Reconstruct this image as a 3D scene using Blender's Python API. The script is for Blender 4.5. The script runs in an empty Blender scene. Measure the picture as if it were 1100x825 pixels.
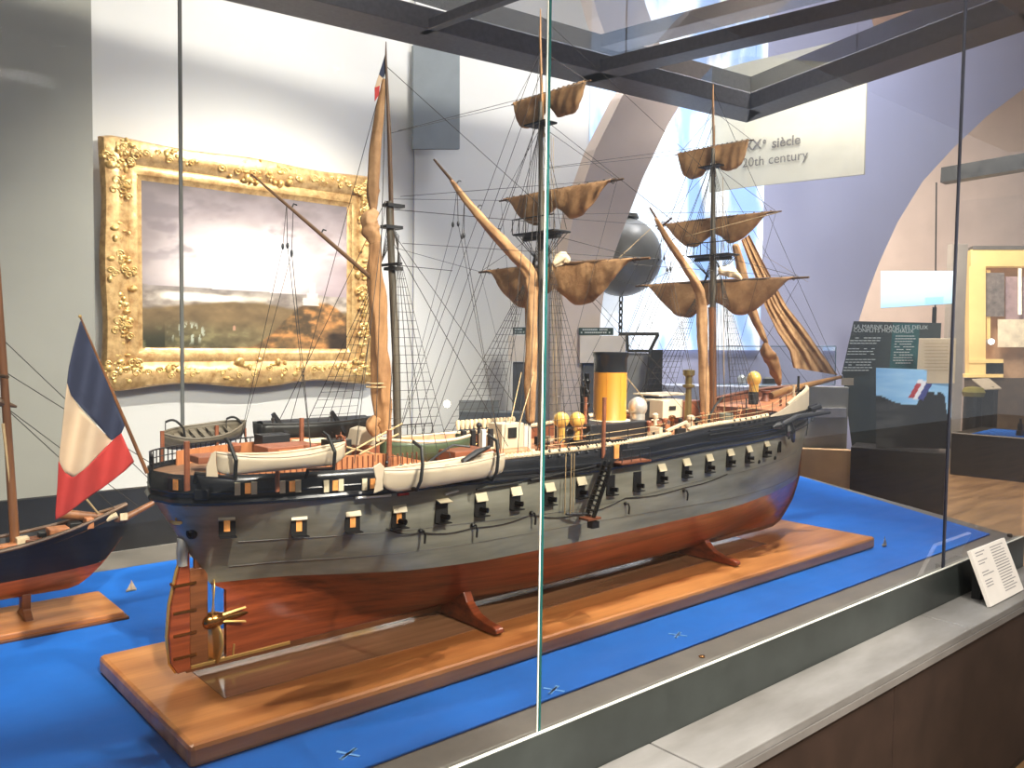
import bpy, bmesh, math, random
from mathutils import Vector, Matrix
V = Vector
rnd = random.Random(7)
PI = math.pi
scene = bpy.context.scene
COL = scene.collection

# ------------------------------------------------------------------ camera
# world: x runs along the big ship towards its bow, y to its port side, z up; floor at z = 0
FPX = 900.0
YAW, PITCH, ROLL = math.radians(48.85), math.radians(2.96), math.radians(0.77)
CAM = V((0, 0, 1.6))
_F0 = V((math.cos(YAW), math.sin(YAW), 0)); _R0 = V((math.sin(YAW), -math.cos(YAW), 0)); _U0 = V((0, 0, 1))
CF = _F0 * math.cos(PITCH) - _U0 * math.sin(PITCH)
_U1 = _U0 * math.cos(PITCH) + _F0 * math.sin(PITCH)
CR = _R0 * math.cos(ROLL) + _U1 * math.sin(ROLL)
CU = _U1 * math.cos(ROLL) - _R0 * math.sin(ROLL)
cd = bpy.data.cameras.new('camera'); cam = bpy.data.objects.new('camera', cd); COL.objects.link(cam)
cd.sensor_fit = 'HORIZONTAL'; cd.sensor_width = 36; cd.lens = 36 * FPX / 1100
cd.clip_start = 0.05; cd.clip_end = 100
m = Matrix((CR, CU, -CF)).transposed().to_4x4(); m.translation = CAM
cam.matrix_world = m
scene.camera = cam
scene.view_settings.view_transform = 'Standard'
scene.view_settings.look = 'None'

def ray(px, py): return CF + CR * ((px - 550) / FPX) - CU * ((py - 412.5) / FPX)
def on_y(px, py, n): r = ray(px, py); return CAM + r * ((n - CAM.y) / r.y)
def on_x(px, py, u): r = ray(px, py); return CAM + r * ((u - CAM.x) / r.x)
def on_z(px, py, z): r = ray(px, py); return CAM + r * ((z - CAM.z) / r.z)
def at_d(px, py, d): r = ray(px, py); return CAM + r * (d / r.dot(_F0))   # at a distance straight ahead
class Wall:
    """a vertical plane through two points of the plan"""
    def __init__(s, a, b):
        s.a = V((a[0], a[1], 0)); s.t = (V((b[0], b[1], 0)) - s.a).normalized(); s.n = V((s.t.y, -s.t.x, 0))
        if (CAM - s.a).dot(s.n) < 0: s.n = -s.n
    def at(s, px, py, off=0.0):
        r = ray(px, py); a = s.a + s.n * off
        return CAM + r * ((a - CAM).dot(s.n) / r.dot(s.n))
    def pt(s, l, z, off=0.0): p = s.a + s.t * l + s.n * off; return V((p.x, p.y, z))
def plan(px, d): p = at_d(px, 370, d); return (p.x, p.y)

# ------------------------------------------------------------------ materials
MATS = {}
def srgb(c):
    return tuple(((x / 255) / 12.92 if x / 255 <= .04045 else ((x / 255 + .055) / 1.055) ** 2.4) for x in c)
def mat(name, c, rough=.5, metal=0, vary=.15, scale=(8, 8, 8), bump=0, detail=4, emit=0, spec=.5, c2=None, coat=0):
    """principled paint / wood / metal with a noise pattern; scale stretches the pattern (grain)"""
    if name in MATS: return MATS[name]
    M = bpy.data.materials.new(name); M.use_nodes = True; nt = M.node_tree; N, L = nt.nodes, nt.links
    b = N['Principled BSDF']; col = srgb(c)
    b.inputs['Roughness'].default_value = rough; b.inputs['Metallic'].default_value = metal
    b.inputs['Specular IOR Level'].default_value = spec
    if coat: b.inputs['Coat Weight'].default_value = coat; b.inputs['Coat Roughness'].default_value = .12
    tc = N.new('ShaderNodeTexCoord'); mp = N.new('ShaderNodeMapping'); mp.inputs['Scale'].default_value = scale
    L.new(tc.outputs['Object'], mp.inputs['Vector'])
    nz = N.new('ShaderNodeTexNoise'); nz.inputs['Scale'].default_value = 1; nz.inputs['Detail'].default_value = detail
    nz.inputs['Roughness'].default_value = .6
    L.new(mp.outputs['Vector'], nz.inputs['Vector'])
    rp = N.new('ShaderNodeValToRGB'); rp.color_ramp.elements[0].position = .3; rp.color_ramp.elements[1].position = .72
    a = srgb(c2) if c2 else tuple(x * (1 - vary * 1.6) for x in col)
    rp.color_ramp.elements[0].color = (*a, 1)
    rp.color_ramp.elements[1].color = (*(tuple(min(1, x * (1 + vary)) for x in col)), 1)
    L.new(nz.outputs['Fac'], rp.inputs['Fac']); L.new(rp.outputs['Color'], b.inputs['Base Color'])
    if bump:
        bp = N.new('ShaderNodeBump'); bp.inputs['Strength'].default_value = bump; bp.inputs['Distance'].default_value = .01
        L.new(nz.outputs['Fac'], bp.inputs['Height']); L.new(bp.outputs['Normal'], b.inputs['Normal'])
    if emit:
        L.new(rp.outputs['Color'], b.inputs['Emission Color']); b.inputs['Emission Strength'].default_value = emit
    MATS[name] = M
    return M
def vcol_mat(name, rough=.6, emit=0, spec=.3, base=1.0):
    """shows the colours stored in the mesh (picture surfaces, printed panels)"""
    M = bpy.data.materials.new(name); M.use_nodes = True; nt = M.node_tree; N, L = nt.nodes, nt.links
    b = N['Principled BSDF']; at = N.new('ShaderNodeVertexColor'); at.layer_name = 'Col'
    b.inputs['Roughness'].default_value = rough; b.inputs['Specular IOR Level'].default_value = spec
    L.new(at.outputs['Color'], b.inputs['Base Color'])
    if emit: L.new(at.outputs['Color'], b.inputs['Emission Color']); b.inputs['Emission Strength'].default_value = emit
    return M
def glass_mat(name, tint=(1, 1, 1), refl=1.0, ior=1.45):
    M = bpy.data.materials.new(name); M.use_nodes = True; nt = M.node_tree; N, L = nt.nodes, nt.links
    N.remove(N['Principled BSDF']); out = N['Material Output']
    t = N.new('ShaderNodeBsdfTransparent'); t.inputs['Color'].default_value = (*tint, 1)
    g = N.new('ShaderNodeBsdfGlossy'); g.inputs['Roughness'].default_value = 0.0
    fr = N.new('ShaderNodeFresnel'); fr.inputs['IOR'].default_value = ior
    mu = N.new('ShaderNodeMath'); mu.operation = 'MULTIPLY'; mu.inputs[1].default_value = refl
    mx = N.new('ShaderNodeMixShader')
    L.new(fr.outputs['Fac'], mu.inputs[0]); L.new(mu.outputs[0], mx.inputs[0])
    L.new(t.outputs[0], mx.inputs[1]); L.new(g.outputs[0], mx.inputs[2]); L.new(mx.outputs[0], out.inputs['Surface'])
    return M

# ------------------------------------------------------------------ mesh builder
class MB:
    def __init__(s): s.v = []; s.f = []; s.mi = []; s.c = None
    def add(s, vs, fs, mi=0):
        o = len(s.v); s.v += [V(p) for p in vs]; s.f += [tuple(i + o for i in f) for f in fs]; s.mi += [mi] * len(fs); return s
    def box(s, c, d, rz=0, mat3=None, mi=0, taper=1.0):
        hx, hy, hz = d[0] / 2, d[1] / 2, d[2] / 2
        vs = [V((x * hx * (taper if z > 0 else 1), y * hy * (taper if z > 0 else 1), z * hz)) for z in (-1, 1) for x, y in ((-1, -1), (1, -1), (1, 1), (-1, 1))]
        R = mat3 or Matrix.Rotation(rz, 3, 'Z')
        return s.add([R @ p + V(c) for p in vs], [(3, 2, 1, 0), (4, 5, 6, 7), (0, 1, 5, 4), (1, 2, 6, 5), (2, 3, 7, 6), (3, 0, 4, 7)], mi)
    def bar(s, a, b, w, h, up=(0, 0, 1), mi=0):
        a, b = V(a), V(b); d = (b - a); z = d.normalized(); x = z.cross(V(up))
        if x.length < 1e-5: x = z.cross(V((1, 0, 0)))
        x.normalize(); y = x.cross(z)
        R = Matrix((x, y, z)).transposed()
        return s.box((a + b) / 2, (w, h, d.length), mat3=R, mi=mi)
    def tube(s, pts, r, k=6, cap=True, mi=0, squash=None):
        pts = [V(p) for p in pts]; n = len(pts); rs = r if isinstance(r, (list, tuple)) else [r] * n
        ring = []; prev = None
        for i, p in enumerate(pts):
            t = (pts[min(i + 1, n - 1)] - pts[max(i - 1, 0)])
            t = t.normalized() if t.length > 1e-9 else V((0, 0, 1))
            if prev is None:
                x = t.cross(V((0, 0, 1)));
                if x.length < 1e-3: x = t.cross(V((0, 1, 0)))
            else: x = prev - t * prev.dot(t)
            x.normalize(); prev = x; y = t.cross(x)
            ring.append([p + (x * math.cos(2 * PI * j / k) + y * math.sin(2 * PI * j / k) * (squash or 1)) * rs[i] for j in range(k)])
        vs = [q for g in ring for q in g]
        fs = [(i * k + j, i * k + (j + 1) % k, (i + 1) * k + (j + 1) % k, (i + 1) * k + j) for i in range(n - 1) for j in range(k)]
        if cap: fs += [tuple(range(k - 1, -1, -1)), tuple((n - 1) * k + j for j in range(k))]
        return s.add(vs, fs, mi)
    def lathe(s, base, prof, k=20, axis=(0, 0, 1), mi=0, cap=True):
        """prof: (radius, height) along the axis from base"""
        z = V(axis).normalized(); x = z.cross(V((0, 1, 0)));
        if x.length < 1e-3: x = z.cross(V((1, 0, 0)))
        x.normalize(); y = z.cross(x); n = len(prof)
        vs = [V(base) + z * h + (x * math.cos(2 * PI * j / k) + y * math.sin(2 * PI * j / k)) * max(r, 1e-5) for r, h in prof for j in range(k)]
        fs = [(i * k + j, i * k + (j + 1) % k, (i + 1) * k + (j + 1) % k, (i + 1) * k + j) for i in range(n - 1) for j in range(k)]
        if cap: fs += [tuple(range(k - 1, -1, -1)), tuple((n - 1) * k + j for j in range(k))]
        return s.add(vs, fs, mi)
    def ball(s, c, r, k=16, sc=(1, 1, 1), mi=0):
        h = k // 2; vs = [V(c) + V((r * sc[0] * math.sin(PI * i / h) * math.cos(2 * PI * j / k), r * sc[1] * math.sin(PI * i / h) * math.sin(2 * PI * j / k), -r * sc[2] * math.cos(PI * i / h))) for i in range(h + 1) for j in range(k)]
        fs = [(i * k + j, i * k + (j + 1) % k, (i + 1) * k + (j + 1) % k, (i + 1) * k + j) for i in range(h) for j in range(k)]
        return s.add(vs, fs, mi)
    def grid(s, nu, nv, fn, mi=0, close=False):
        vs = [V(fn(i / (nu - 1), j / (nv - 1))) for j in range(nv) for i in range(nu)]
        fs = [(j * nu + i, j * nu + i + 1, (j + 1) * nu + i + 1, (j + 1) * nu + i) for j in range(nv - 1) for i in range(nu - 1)]
        return s.add(vs, fs, mi)
    def poly(s, pts, mi=0): return s.add(pts, [tuple(range(len(pts)))], mi)
    def prism(s, pts, d, mi=0):
        """polygon pts pushed by vector d"""
        n = len(pts); a = [V(p) for p in pts]; b = [p + V(d) for p in a]
        fs = [tuple(range(n - 1, -1, -1)), tuple(range(n, 2 * n))] + [(i, (i + 1) % n, n + (i + 1) % n, n + i) for i in range(n)]
        return s.add(a + b, fs, mi)
    def build(s, name, mats, parent=None, smooth=False, solid=0, bevel=0, sub=0, merge=False, kind=None, label=None, cols=None):
        me = bpy.data.meshes.new(name); me.from_pydata([tuple(v) for v in s.v], [], s.f)
        mats = mats if isinstance(mats, (list, tuple)) else [mats]
        for M in mats: me.materials.append(M)
        if len(mats) > 1: me.polygons.foreach_set('material_index', s.mi)
        bm = bmesh.new(); bm.from_mesh(me)
        if merge: bmesh.ops.remove_doubles(bm, verts=bm.verts, dist=1e-5)
        if not cols: bmesh.ops.recalc_face_normals(bm, faces=bm.faces)
        bm.to_mesh(me); bm.free()
        if cols:
            ca = me.color_attributes.new('Col', 'FLOAT_COLOR', 'POINT')
            ca.data.foreach_set('color', [x for c in cols for x in (*c, 1.0)])
        if smooth:
            me.polygons.foreach_set('use_smooth', [True] * len(me.polygons))
            if smooth != 'all':
                try: me.set_sharp_from_angle(angle=math.radians(40))
                except Exception: pass
        o = bpy.data.objects.new(name, me); COL.objects.link(o)
        if bevel:
            md = o.modifiers.new('edge', 'BEVEL'); md.width = bevel; md.segments = 2; md.limit_method = 'ANGLE'
        if solid:
            md = o.modifiers.new('thick', 'SOLIDIFY'); md.thickness = solid; md.offset = 0
        if sub:
            md = o.modifiers.new('sub', 'SUBSURF'); md.levels = sub; md.render_levels = sub
        if parent is not None:
            o.parent = parent
            if parent.type == 'EMPTY': o.matrix_parent_inverse = Matrix.Translation(-V(parent.location)) if parent.get('_w') else Matrix()
        if kind: o['kind'] = kind
        if label: o['label'] = label
        return o
def thing(name, label, cat, loc=(0, 0, 0), group=None, rz=0, local=False):
    o = bpy.data.objects.new(name, None); COL.objects.link(o); o.location = loc; o.rotation_euler = (0, 0, rz)
    o.empty_display_size = .05
    o['label'] = label; o['category'] = cat
    if group: o['group'] = group
    if not local: o['_w'] = 1      # children are given in world coordinates
    return o
def tag(o, label, cat, group=None):
    o['label'] = label; o['category'] = cat
    if group: o['group'] = group
    return o
def struct(o, label=None):
    o['kind'] = 'structure'
    if label: o['label'] = label
    return o
def text_mesh(name, s, size, origin, xdir, ydir, M, parent=None, depth=.0, align='LEFT', bold=0, spacing=1.0):
    cu = bpy.data.curves.new(name, 'FONT'); cu.body = s; cu.size = size; cu.align_x = align; cu.offset = bold; cu.space_line = spacing
    cu.extrude = depth; cu.resolution_u = 3
    t = bpy.data.objects.new(name + '_src', cu); COL.objects.link(t)
    dg = bpy.context.evaluated_depsgraph_get(); dg.update()
    me = bpy.data.meshes.new_from_object(t.evaluated_get(dg)); bpy.data.objects.remove(t)
    x = V(xdir).normalized(); y = V(ydir); y = (y - x * y.dot(x)).normalized(); z = x.cross(y)
    T = Matrix((x, y, z)).transposed().to_4x4(); T.translation = V(origin)
    me.transform(T); me.materials.clear(); me.materials.append(M)
    o = bpy.data.objects.new(name, me); COL.objects.link(o)
    if parent is not None:
        o.parent = parent
        if parent.type == 'EMPTY': o.matrix_parent_inverse = Matrix.Translation(-V(parent.location)) if parent.get('_w') else Matrix()
    return o
def cr(pts, x):
    """smooth curve through (x, y) points (Catmull-Rom slopes), clamped at the ends"""
    if x <= pts[0][0]: return pts[0][1]
    if x >= pts[-1][0]: return pts[-1][1]
    for i in range(len(pts) - 1):
        if x <= pts[i + 1][0]: break
    def sl(j):
        if j == 0: return (pts[1][1] - pts[0][1]) / (pts[1][0] - pts[0][0])
        if j == len(pts) - 1: return (pts[j][1] - pts[j - 1][1]) / (pts[j][0] - pts[j - 1][0])
        a = (pts[j][1] - pts[j - 1][1]) / (pts[j][0] - pts[j - 1][0]); b = (pts[j + 1][1] - pts[j][1]) / (pts[j + 1][0] - pts[j][0])
        return 0 if a * b <= 0 else 2 * a * b / (a + b)
    x0, y0 = pts[i]; x1, y1 = pts[i + 1]; h = x1 - x0; t = (x - x0) / h
    return (2 * t**3 - 3 * t**2 + 1) * y0 + (t**3 - 2 * t**2 + t) * h * sl(i) + (-2 * t**3 + 3 * t**2) * y1 + (t**3 - t**2) * h * sl(i + 1)
def lerp(a, b, t): return a + (b - a) * t
def hsh(i, j, s=0):
    x = math.sin(i * 127.1 + j * 311.7 + s * 74.7) * 43758.5453; return x - math.floor(x)
def vnoise(x, y, s=0):
    i, j = math.floor(x), math.floor(y); fx, fy = x - i, y - j; fx = fx * fx * (3 - 2 * fx); fy = fy * fy * (3 - 2 * fy)
    return lerp(lerp(hsh(i, j, s), hsh(i + 1, j, s), fx), lerp(hsh(i, j + 1, s), hsh(i + 1, j + 1, s), fx), fy)
def fbm(x, y, s=0, o=4): return sum(vnoise(x * 2**k, y * 2**k, s + k) / 2**(k + 1) for k in range(o)) / (1 - .5**o)
def mixc(a, b, t): t = max(0, min(1, t)); return tuple(lerp(x, y, t) for x, y in zip(a, b))
def sstep(a, b, x): t = max(0, min(1, (x - a) / (b - a))); return t * t * (3 - 2 * t)
# ------------------------------------------------------------------ palette
m_hull = mat('grey_topsides_paint', (136, 134, 119), .28, .1, .2, (3, 9, 22), .1, c2=(104, 103, 91), spec=.6)
m_bottom = mat('polished_red_wood', (150, 72, 38), .32, 0, .3, (3, 30, 60), .05, c2=(96, 40, 20), coat=.3)
m_keel = mat('keel_wood', (120, 70, 38), .4, 0, .3, (4, 30, 60))
m_black = mat('glossy_black_paint', (26, 27, 29), .26, 0, .3, (6, 6, 20))
m_blackm = mat('matt_black_paint', (20, 20, 22), .5, 0, .3)
m_iron = mat('blackened_iron', (48, 48, 46), .42, .6, .3)
m_gun = mat('dark_gun_metal', (30, 30, 30), .3, .8, .2)
m_deck = mat('scrubbed_deck_wood', (176, 124, 78), .55, 0, .22, (3, 120, 3), c2=(130, 80, 45))
m_redw = mat('brown_red_wood', (132, 76, 48), .5, 0, .25, (4, 4, 30))
m_ochre = mat('orange_planking', (176, 116, 74), .5, 0, .2, (60, 3, 3), c2=(150, 92, 54))
m_cream = mat('cream_paint', (206, 192, 160), .5, 0, .1)
m_hammock = mat('cream_hammock_cloth', (206, 184, 148), .8, 0, .2, (50, 50, 50), .3)
m_white = mat('white_boat_paint', (190, 174, 148), .45, 0, .07)
m_green = mat('green_boat_paint', (66, 80, 56), .45, 0, .2)
m_brass = mat('polished_brass', (232, 190, 116), .28, .8, .15)
m_bronze = mat('bronze', (176, 124, 70), .24, 1, .25, (30, 30, 30))
m_funnel = mat('ochre_funnel_paint', (190, 126, 38), .4, .1, .12, (12, 12, 5))
m_buff = mat('buff_ventilator_paint', (212, 170, 84), .35, .1, .1)
m_glow = mat('glowing_interior_wood', (226, 150, 78), .6, 0, .25, (40, 40, 40), emit=.25)  # glows by itself, light inside the ship put into the material
m_grayw = mat('weathered_grey_wood', (106, 97, 80), .6, 0, .25, (8, 60, 60))
m_mast = mat('brown_mast_wood', (122, 78, 44), .45, 0, .25, (30, 30, 3))
m_mastd = mat('dark_grey_mast_wood', (84, 76, 62), .45, 0, .25, (30, 30, 3))
m_spar = mat('tan_spar_wood', (150, 108, 62), .45, 0, .25, (6, 6, 6))
m_spard = mat('dark_spar_wood', (92, 66, 42), .45, 0, .25, (6, 6, 6))
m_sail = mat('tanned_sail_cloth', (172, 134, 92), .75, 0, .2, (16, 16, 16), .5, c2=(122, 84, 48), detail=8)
m_saild = mat('darker_sail_cloth', (152, 112, 70), .8, 0, .25, (18, 18, 8), .6, c2=(112, 76, 42), detail=8)  # darker brown cloth for the furled spanker and jib
m_rope = mat('dark_tarred_rope', (44, 38, 32), .8, 0, .2)
m_ropel = mat('pale_hemp_rope', (176, 150, 108), .8, 0, .2)
m_rail = mat('iron_rail', (52, 50, 48), .4, .5, .2)
m_port = mat('dark_port_recess', (12, 11, 10), .6, 0, .2)
m_base = mat('honey_varnished_wood', (206, 140, 80), .36, 0, .26, (1.6, 16, 16), .04, c2=(168, 100, 50), coat=.3)
m_base2 = mat('pale_inset_wood', (158, 116, 84), .16, 0, .22, (1.2, 22, 22), .03, c2=(120, 82, 56), coat=.5)
m_glassgrey = mat('pale_grey_paint', (190, 186, 176), .5, 0, .08)
m_silver = mat('silver_paint', (200, 196, 186), .3, .6, .1)
m_seam = mat('hull_seam_grey', (104, 102, 96), .4)
m_red = mat('red_paint', (170, 44, 40), .5)

# ------------------------------------------------------------------ big ship: lines
CY = 1.83
def zw(u): return cr([(.56, 1.255), (.75, 1.256), (1.2, 1.254), (1.4, 1.248), (1.65, 1.242), (1.9, 1.25), (2.2, 1.263), (2.66, 1.269), (2.9, 1.277), (3.25, 1.292)], u)
WL = [(.71, .0), (.86, .05), (1.0, .13), (1.14, .195), (1.35, .232), (1.64, .238), (1.87, .236), (2.33, .222), (2.7, .162), (3.045, .062), (3.185, .004)]
WB = [(.588, .0), (.596, .055), (.63, .105), (.7, .15), (.8, .185), (.95, .215), (1.2, .236), (1.5, .242), (2.0, .242), (2.4, .23), (2.7, .195), (2.95, .135), (3.1, .082), (3.19, .035), (3.215, .004)]
def top_pt(s, t, side=-1):
    u0 = lerp(.71, 3.185, s); u1 = lerp(.588, 3.215, s)
    if s <= 0 or s >= 1: pass
    b = lerp(cr(WL, u0), cr(WB, u1), t); u = lerp(u0, u1, t)
    return V((u, CY + side * b, lerp(1.05, zw(u1), t)))
def hb(u, z):
    """half breadth of the topsides at (u, z)"""
    t = 0; s = 0
    for _ in range(6):
        s = max(0, min(1, (u - lerp(.71, .588, t)) / (lerp(3.185, 3.215, t) - lerp(.71, .588, t))))
        t = (z - 1.05) / (zw(lerp(.588, 3.215, s)) - 1.05)
    u0 = lerp(.71, 3.185, s); u1 = lerp(.588, 3.215, s)
    return lerp(cr(WL, u0), cr(WB, u1), t) if t <= 1 else cr(WB, u) - .02 * (z - zw(u))
def on_hull(px, py, off=0.0):
    n = 1.6
    for _ in range(12):
        p = on_y(px, py, n); n = CY - hb(p.x, p.z) - off
    return on_y(px, py, n)
ZT = [(.56, 1.315), (1.03, 1.311), (1.05, 1.300), (1.56, 1.301), (1.9, 1.309), (2.08, 1.322), (2.23, 1.332), (2.45, 1.338), (2.62, 1.343), (2.78, 1.366), (2.95, 1.395), (3.1, 1.414), (3.22, 1.424)]
def zt(u): return cr(ZT, u)
def side(u, z, off=0.0, sgn=-1): return V((u, CY + sgn * (hb(u, z) + off), z))
# ------------------------------------------------------------------ big ship: hull
ship = thing('ship_model', 'large three-masted steam warship model with grey hull on the long honey-coloured wooden board', 'ship model', (1.9, CY, .862))
NS = 90
sv = [(1 - math.cos(PI * i / NS)) / 2 * .45 + i / NS * .55 for i in range(NS + 1)]
h = MB()
NT = 12
for sg in (-1, 1): h.grid(NS + 1, NT + 1, lambda a, b: top_pt(sv[round(a * NS)], b, sg))
hull = h.build('hull', m_hull, ship, smooth=True, merge=True, label='grey painted upper hull with gunports')
# bottom
def ue(z): return cr([(.872, 3.02), (.9, 3.05), (.924, 3.08), (.974, 3.14), (1.05, 3.185)], z)
def us(z): return .745 if z < 1.035 else lerp(.745, .71, (z - 1.035) / .015)
ZL = [.876, .88, .887, .9, .92, .945, .975, 1.005, 1.03, 1.05]
def bot_pt(s, z, sg):
    u = lerp(us(z), ue(z), s); uw = lerp(.71, 3.185, s); t = (z - .876) / .174
    p = cr([(0, 1.9), (.12, 1.5), (.25, .75), (.4, .42), (.7, .42), (.85, .75), (1, 1.2)], s)
    return V((u, CY + sg * max(.0065, cr(WL, uw) * t ** p), z))
h = MB()
for sg in (-1, 1): h.grid(NS + 1, len(ZL), lambda a, b: bot_pt(sv[round(a * NS)], ZL[round(b * (len(ZL) - 1))], sg))
h.build('hull_bottom', m_bottom, ship, smooth=True, merge=True, label='reddish brown varnished wooden bottom of the hull')
h = MB(); pts = [(.655, .868), (1.2, .868), (2.2, .868), (2.9, .868), (3.0, .872), (3.05, .888), (3.09, .918), (3.145, .968), (3.19, 1.05), (3.205, 1.17), (3.222, 1.26)]
for i in range(len(pts) - 1): h.bar((pts[i][0], CY, pts[i][1]), (pts[i + 1][0], CY, pts[i + 1][1]), .014, .014, (0, 1, 0))
keel = h.build('keel', m_keel, ship, bevel=.001)
# stern: rudder, post, propeller
h = MB(); h.box((.684, CY, .983), (.04, .014, .215)); h.box((.69, CY, 1.1), (.03, .012, .05)); h.build('stern_post', m_keel, ship, bevel=.002)
h = MB()
rp = [(.664, 1.13), (.664, .866), (.636, .864), (.622, .89), (.618, .95), (.624, 1.02), (.64, 1.09), (.652, 1.13)]
h.prism([(x, CY - .009, z) for x, z in rp], (0, .018, 0)); rud = h.build('rudder', m_bottom, ship, bevel=.003, label='dark red varnished rudder blade with brass edge')
h = MB(); h.tube([(.634, CY, .866), (.62, CY, .89), (.615, CY, .95), (.621, CY, 1.02), (.637, CY, 1.09), (.65, CY, 1.125)], .0035); h.build('brass_edge', m_brass, rud, smooth=True)
for z in (.9, .95, 1.0, 1.06):
    h = MB(); h.box((.652, CY, z), (.05, .023, .006)); h.build('hinge_strap', m_bronze, rud)
h = MB(); h.lathe((.651, CY, 1.1), [(.012, 0), (.013, .03), (.011, .06), (.008, .062)], 12); h.build('rudder_stock', m_silver, rud, smooth=True)
h = MB(); h.lathe((.702, CY, .965), [(.004, 0), (.015, .003), (.019, .012), (.018, .024), (.012, .04), (.009, .05)], 16, (1, 0, 0)); h.ball((.708, CY, .965), .019, 16)
prop = h.build('propeller', m_bronze, ship, smooth=True, label='bronze screw propeller with upright blades')
for sg in (1, -1):
    h = MB()
    def bl(a, b):
        r = .012 + a * .083; w = (.012 + .019 * math.sin(PI * min(a * .8 + .1, 1))) * (b - .5) * 2; tw = .5 - .3 * a
        return (.718 + w * math.sin(tw), CY + w * math.cos(tw) * sg, .965 + sg * r)
    h.grid(10, 7, bl); h.build('propeller_blade', m_brass, prop, smooth=True, solid=.003)
for z0, z1 in ((.975, .985), (.96, .952)):
    h = MB(); h.prism([(.735, CY - .012, z0), (.785, CY - .02, z1), (.785, CY - .017, z1 + .003), (.735, CY - .009, z0 + .004)], (0, -.003, 0)); h.build('shaft_bracket', m_brass, prop)
h = MB(); h.tube([(.73, CY, .966), (.77, CY, .967), (.81, CY, .968)], [.013, .011, .005], 10); h.build('shaft_tube', m_bronze, prop, smooth=True)
h = MB(); h.bar((.665, CY - .006, .872), (.9, CY - .006, .874), .008, .008); h.bar((.76, CY - .006, .872), (.763, CY - .006, .902), .005, .005); h.build('brass_heel_strip', m_brass, keel, bevel=.001)
# bulwark, wale, decks
US = [.588 + (3.215 - .588) * sv[i] for i in range(NS + 1)]
def band(za, zb, off, name, M, u0=.5, u1=3.3, thick=0, inner=None, sgs=(-1, 1), smooth=True, label=None):
    us_ = [u for u in US if u0 <= u <= u1]; h = MB()
    for sg in sgs:
        h.grid(len(us_), 4, lambda a, b: (lambda u: side(u, lerp(za(u), zb(u), b), off, sg))(us_[round(a * (len(us_) - 1))]))
    return h.build(name, M, ship, smooth=smooth, merge=True, solid=thick, label=label)
bul = band(zw, zt, .0, 'bulwark', m_black, thick=.006, label='glossy black bulwark above the grey hull')
# black wale (rounded guard) and its rail line
for dz, r, off, nm in ((.002, .0075, .004, 'wale'), (.022, .0035, .003, 'channel_rail')):
    h = MB()
    for sg in (-1, 1):
        h.tube([side(u, zw(u) + dz, off, sg) for u in US], r, 8)
    h.build(nm, m_black, ship, smooth=True)
def deck(za, u0, u1, name, M, inset=.006):
    us_ = [u for u in US if u0 <= u <= u1]; h = MB()
    h.grid(len(us_), 7, lambda a, b: (lambda u: V((u, CY + (b * 2 - 1) * max(.002, hb(u, za(u)) - inset), za(u) + .006 * (1 - (b * 2 - 1) ** 2))))(us_[round(a * (len(us_) - 1))]))
    return h.build(name, M, ship, smooth=True)
deck(lambda u: 1.303, .59, 1.06, 'poop_deck', mat('worn_brown_deck', (120, 86, 58), .6, 0, .25, (3, 90, 3)))
deck(lambda u: 1.272 if u < 1.95 else cr([(1.95, 1.272), (2.2, 1.294), (2.55, 1.306), (2.8, 1.314)], u), 1.02, 2.82, 'main_deck', m_deck)
deck(lambda u: cr([(2.7, 1.346), (3.2, 1.398)], u), 2.74, 3.2, 'forecastle_deck', m_ochre)
# inner bulwark lining on the far side
for u0, u1 in ((1.05, 2.05), (2.1, 3.2)):
    us_ = [u for u in US if u0 <= u <= u1]; h = MB()
    for sg in (-1, 1): h.grid(len(us_), 2, lambda a, b: (lambda u: side(u, lerp(zt(u) - .05, zt(u) - .002, b), -.008, sg))(us_[round(a * (len(us_) - 1))]))
    h.build('bulwark_lining', m_redw, ship, solid=.002)
# orange planked strip round the poop, dark ribs on it
us_ = [u for u in US if .66 <= u <= 1.2]; h = MB()
for sg in (-1, 1): h.grid(len(us_), 3, lambda a, b: (lambda u: side(u, lerp(1.304, 1.338 if u < 1.04 else 1.338 - (u - 1.04) * .25, b), -.03, sg))(us_[round(a * (len(us_) - 1))]))
cab = h.build('poop_coaming', m_ochre, ship, solid=.004, merge=True, label='orange planked strip around the poop')
for i in range(46):
    u = .60 + i * .0125
    if .67 < u < 1.13: h = MB(); h.box(side(u, 1.322, -.0265), (.0014, .004, .026)); h.build('plank_seam', m_redw, cab)
# hammock netting: cream rolls along the rails
for sg in (-1, 1):
    for (u0, u1) in ((1.06, 2.03), (2.12, 2.62)):
        h = MB()
        n = int((u1 - u0) / .0125)
        for k in range(n):
            u = lerp(u0, u1, k / n); p = side(u, zt(u) + .004, .0, sg); q = side(u + .0125, zt(u + .0125) + .004, 0, sg)
            h.tube([p + V((0, 0, .0015)), (p + q) / 2 + V((0, 0, .0035)), q + V((0, 0, .0015))], [.0055, .0075, .0055], 7)
        h.build('hammock_netting', m_hammock, ship, smooth=True, label='cream rolled hammocks stowed along the rail')
us_ = [u for u in US if 2.63 <= u <= 3.2]; h = MB()
for sg in (-1, 1): h.grid(len(us_), 3, lambda a, b: (lambda u: side(u, lerp(1.343, zt(u) + .004, b), .004, sg))(us_[round(a * (len(us_) - 1))]))
h.build('bow_wash_board', m_white, ship, solid=.003, label='white board rising to the bow')
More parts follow.
